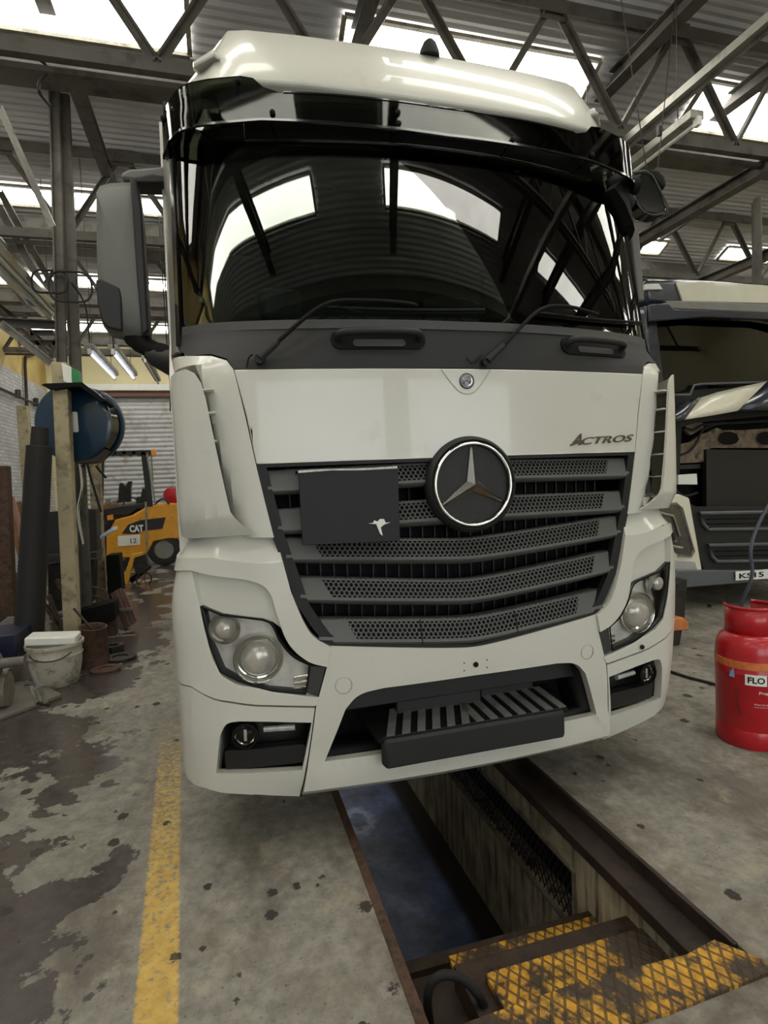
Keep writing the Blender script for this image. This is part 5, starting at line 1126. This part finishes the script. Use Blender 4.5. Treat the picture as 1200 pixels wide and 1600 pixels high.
mb = MB(); mb.tube([c + Vector((-.12, .0, .55)), c + Vector((.03, -.02, .34))], .012, 8); tag(mb.build('iron_bar', DKMET), 'thin grey bar sticking out of the rusty bucket', 'bar')
for i, (x, y_, r_, h) in enumerate(((165, 1048, .13, .025), (188, 1030, .15, .03), (178, 1018, .10, .07))):
    c = at(x, y_, z=0); mb = MB(); mb.lathe(c, [(r_, 0), (r_, h), (r_ * .5, h), (r_ * .5, h * .6)], n=26); tag(mb.build('scrap_disc', (RUST, DKMET, DKMET)[i]), ('flat rusty disc on the floor before the rusty bucket', 'wide dark metal disc on the floor right of the rusty bucket', 'thick dark disc behind the rusty bucket')[i], 'disc')
# dark scrap bench and frame behind the cream post
sb = thing('scrap_bench', 'dark greasy steel bench with scrap parts behind the cream post', 'bench', (at(120, 960, z=0).x, 7.7, 0))
for q, y_, dp, m_ in (([(70, 868), (150, 862), (150, 872), (70, 880)], 8.2, .5, DKMET), ([(75, 800), (150, 795), (152, 862), (75, 868)], 8.4, .3, mat('soot_black_parts', (30, 29, 28), .6, var=.3)), ([(58, 880), (72, 880), (64, 985), (52, 985)], 8.0, .1, BLACK), ([(74, 880), (148, 874), (146, 940), (76, 960)], 8.6, .2, DKMET),
                     ([(120, 955), (178, 940), (180, 968), (124, 988)], 6.9, .3, BLACK), ([(126, 985), (140, 980), (140, 1000), (126, 1005)], 6.8, .2, DKMET), ([(150, 968), (180, 962), (182, 1000), (160, 1004)], 7.0, .15, RUST)):
    pp('bench_part', q, y_, dp, m_, sb, bevel=.01)
for (c0, r_) in (((142, 940), .16), ((144, 950), .13)):
    c = at(*c0, y=7.3); mb = MB(); mb.tube([c + Vector((cos(t) * r_ * 1.2, .05 * sin(t), sin(t) * r_)) for t in [2 * pi * k / 32 for k in range(32)]], .012, 8, closed=True); mb.build('iron_ring', RUST, sb)
for (a, b_) in (((76, 930), (98, 990)), ((88, 905), (118, 960)), ((60, 930), (90, 975))): mb = MB(); mb.bar(at(*a, y=7.2), at(*b_, y=7.2), .05, .04); mb.build('scrap_bar', RUST, sb, smooth=0)
for q in ([(124, 720), (128, 760), (122, 800), (130, 850)], [(135, 715), (140, 740), (152, 780), (158, 800)], [(128, 730), (142, 716), (152, 722)], [(150, 728), (158, 738), (166, 747)]):
    mb = MB(); mb.tube(smooth_pts([at(*p, y=6.9) for p in q], 5), .013, 7); mb.build('hose_tail', (RUBBER, CHROME)[q[0][0] == 124], HRL)
# second post, tray, dark block
mb = MB(); mb.bar(at(158.6, 939, y=9.3), at(148, 712, y=9.3), .14, .16, (0, 1, 0)); tag(mb.build('post', mat('stained_cream_post', (150, 138, 112), .7, var=.15, dirt=(90, 76, 58), dirt_lo=.45, dirt_hi=.65), smooth=0, bevel=.01), 'stained cream post farther back, between hose reel and forklift', 'post')
pp('tray', [(143, 845), (176, 824), (178, 829), (146, 849)], 8.6, .35, mat('pale_blue_metal_tray', (196, 208, 232), .35), bevel=.005); tag(bpy.data.objects['tray'], 'pale tilted metal tray in front of the forklift', 'tray')
pp('steel_block', [(166, 868), (186, 866), (192, 936), (189, 946), (168, 942)], 9.0, .3, BLACK, bevel=.01); tag(bpy.data.objects['steel_block'], 'tall black steel block beside the yellow pallet truck', 'block')
# leaning slatted frame
fr = thing('slatted_frame', 'small slatted frame leaning on the scrap by the wet floor', 'frame', (at(198, 975, z=0).x, 7.6, 0))
for a, b_ in (((178, 925), (200, 980)), ((184, 921), (206, 976)), ((189, 922), (211, 972))): mb = MB(); mb.bar(at(*a, y=7.4), at(*b_, y=7.3), .03, .09); mb.build('frame_slat', mat('reddish_slat', (110, 84, 78), .6, var=.2), fr, smooth=0)
mb = MB(); mb.bar(at(184, 953, y=7.3), at(206, 951, y=7.25), .03, .03); mb.build('frame_rung', STEELL, fr, smooth=0)
# board with gearbox parts and jack, bottom left
by = 4.75
mb = MB(); mb.prism([(-2.6, 4.35, .0), (-1.62, 4.70, .0), (-1.30, 5.05, .0), (-1.5, 5.35, .0), (-2.6, 5.4, .0)], (0, 0, .035)); tag(mb.build('floor_board', mat('dusty_board', (104, 98, 88), .8, var=.15, bump=.3), bevel=.008), 'flat dusty board on the floor under the jack', 'board')
mb = MB(); mb.tube([(-2.6, 4.9, .165), (-1.62, 4.92, .165)], .13, 24); tag(mb.build('cast_cylinder', mat('rough_cast_grey', (112, 104, 92), .85, var=.25, scale=20, bump=.8, bscale=30)), 'rough grey cast cylinder lying on the floor board', 'cylinder')
gb = thing('gearbox_shaft', 'grimy grey gearbox shaft lying across the cast cylinder', 'shaft', (-2.0, 4.9, .30)); mb = MB(); mb.lathe((-2.6, 4.85, .36), [(.05, 0), (.07, .02), (.07, .55), (.10, .6), (.10, .80), (.085, .95), (.04, .97), (.035, 1.12)], (1, 0, .02), 20); mb.build('shaft_body', mat('grimy_grey', (100, 94, 86), .6, .2, var=.2, dirt=(50, 46, 42)), gb, smooth=40)
mb = MB(); mb.b(-2.6, -1.7, 4.72, 4.78, .29, .33); mb.build('carrier_bar', BLACK, gb)
jk2 = thing('scissor_jack', 'small folded scissor jack propped on the floor board', 'jack', (-1.5, 4.8, .035))
for a, b_ in (((50, 1048), (72, 1098)), ((48, 1072), (58, 1098)), ((52, 1078), (66, 1070)), ((58, 1098), (78, 1102))): mb = MB(); mb.bar(at(*a, y=4.72), at(*b_, y=4.68), .025, .02); mb.build('jack_arm', STEELL if a[0] < 53 else DKMET, jk2, smooth=0, bevel=.003)
# pallet truck
py_ = 10.6; PT = thing('pallet_truck', 'small yellow pallet truck with an iron wheel on the wet floor', 'pallet truck', (at(205, 915, z=0).x, py_, 0))
pp('handle_arm', [(192, 906), (205, 866), (222, 863), (222, 868), (210, 872), (203, 900), (200, 912), (193, 912)], py_, .10, mat('pallet_truck_yellow', (216, 160, 44), .45, var=.1), PT, bevel=.01)
c = at(225, 905, y=py_); mb = MB(); mb.tube([c + Vector((cos(t) * .12, 0, sin(t) * .12)) for t in [2 * pi * k / 24 for k in range(24)]], .014, 6, closed=True)
for k in range(5): mb.tube([c, c + Vector((cos(k * 1.2566) * .12, 0, sin(k * 1.2566) * .12))], .008, 5)
mb.build('iron_wheel', DKMET, PT); pp('pump_body', [(206, 872), (228, 866), (232, 890), (212, 898)], py_ + .05, .2, DKMET, PT); pp('fork_frame', [(200, 905), (232, 884), (236, 888), (206, 912)], py_ + .1, .2, BLACK, PT)
# forklift
fy_ = 13.0; FK = thing('forklift', 'yellow forklift with black overhead guard parked by the roller shutter', 'forklift', (-1.7, fy_, 0))
FB = mat('forklift_black', (26, 27, 26), .5)
pp('side_body', [(165, 872), (166, 838), (180, 812), (205, 806), (232, 790), (262, 786), (330, 788), (330, 842), (262, 842), (240, 846), (232, 862), (226, 872)], fy_, 1.0, YEL, FK, bevel=.03)
pp('black_stripe', [(190, 834), (200, 820), (218, 813), (259, 808), (254, 826), (225, 829), (215, 834)], fy_ - .015, .03, FB, FK)
pp('counterweight', [(225, 790), (330, 788), (330, 846), (236, 846), (226, 870)], fy_ + .15, .8, YEL, FK, bevel=.03)
pp('engine_cover', [(160, 806), (200, 806), (214, 796), (226, 796), (226, 786), (190, 790), (163, 796)], fy_ + .15, .7, FB, FK, bevel=.02)
pp('seat', [(205, 798), (228, 798), (230, 765), (222, 762), (218, 785), (206, 788)], fy_ + .3, .45, FB, FK, bevel=.03)
c = at(204, 787, y=fy_ + .3); mb = MB(); mb.tube([c + Vector((cos(t) * .14, sin(t) * .1, sin(t) * .13)) for t in [2 * pi * k / 24 for k in range(24)]], .015, 6, closed=True); mb.build('steering_wheel', RUBBER, FK)
for dy in (0, .9):
    pp('guard_post', [(220, 708), (230, 708), (239, 792), (230, 792)], fy_ + dy, .07, FB, FK); pp('guard_front_post', [(158, 710), (163, 710), (160, 800), (154, 800)], fy_ + dy, .06, FB, FK)
    pp('guard_rail', [(156, 705), (235, 703), (235, 711), (156, 713)], fy_ + dy, .07, FB, FK)
for k in range(5): mb = MB(); x_ = 164 + k * 15; a = at(x_, 708, y=fy_); mb.b(a.x - .03, a.x + .03, fy_, fy_ + .97, a.z - .02, a.z + .03); mb.build('guard_bar', FB, FK, smooth=0)
pp('lamp_bar', [(228, 708), (231, 707), (244, 788), (241, 788)], fy_ - .02, .03, STEELL, FK); pp('lamp_bar', [(235, 706), (237, 706), (240, 752), (238, 752)], fy_ + .1, .03, STEELL, FK)
pp('beacon', [(236, 703), (243, 702), (245, 711), (237, 712)], fy_, .1, mat('amber_beacon', (232, 150, 40), .3), FK); pp('indicator', [(167, 806), (176, 804), (177, 812), (168, 813)], fy_ - .03, .06, mat('amber_beacon', (232, 150, 40)), FK)
wheel((at(257, 860, y=fy_ + .1).x, fy_ + .12, .34), .34, .22, FK, (0, 1, 0)); wheel((at(185, 860, y=fy_ + .1).x, fy_ + .12, .34), .34, .22, FK, (0, 1, 0))
pp('exhaust_pipe', [(226, 784), (229, 784), (231, 862), (228, 862)], fy_ - .04, .04, STEELL, FK)
a = at(203, 832, y=fy_ - .03); text_on('CAT', 'maker_lettering', WHITEP, FK, lambda x, y, d_, a=Vector(a): a + Vector((x, -.03 - d_, y)), width=.27, height=.15, extrude=.002, bold=.05)
stk = pp('white_sticker', [(184, 838), (219, 835), (219, 851), (184, 854)], fy_ - .02, .02, WHITEP, FK); a2 = at(204, 849, y=fy_ - .03); text_on('12', 'sticker_lettering', BLACK, stk, lambda x, y, d_, a2=Vector(a2): a2 + Vector((x, -.006 - d_, y)), width=.12, height=.10, extrude=.001)
c = at(268, 774, y=fy_ + .1); mb = MB(); mb.lathe(c, [(.10, 0), (.17, .02), (.18, .06), (.18, .6)], (.1, 1, 0), 28); mb.build('gas_cylinder', RED, FK)
mb = MB(); mb.tube(smooth_pts([at(240, 790, y=fy_ + .05), at(250, 781, y=fy_), at(258, 780, y=fy_), at(264, 788, y=fy_)], 4), .02, 7); mb.build('cylinder_strap', FB, FK)
mb = MB(); mb.bar(at(155, 700, y=fy_ + .2), at(150, 870, y=fy_ + .2), .15, .1, (0, 1, 0)); mb.build('lift_mast', FB, FK, smooth=0)
# bench with vice behind the forklift
wb = thing('workbench', 'cluttered workbench in front of the roller shutter behind the forklift', 'workbench', (-2.6, 15.2, 0))
pp('bench_top', [(150, 790), (225, 786), (225, 794), (150, 798)], 15.2, .7, WOOD, wb); pp('bench_front', [(152, 798), (224, 794), (224, 868), (152, 872)], 15.3, .5, DKMET, wb)
pp('machine_vice', [(184, 786), (186, 756), (190, 754), (196, 760), (200, 752), (206, 752), (204, 762), (204, 784), (194, 784)], 15.3, .2, DKMET, wb, bevel=.01)
for i, (x, w, h, m_) in enumerate(((164, 8, 9, GREYP), (174, 9, 7, STEELL), (212, 8, 12, DKMET))): pp('bench_clutter', [(x, 789), (x + w, 788), (x + w - 1, 788 - h), (x + 1, 789 - h)], 15.25, .2, m_, wb, bevel=.01)
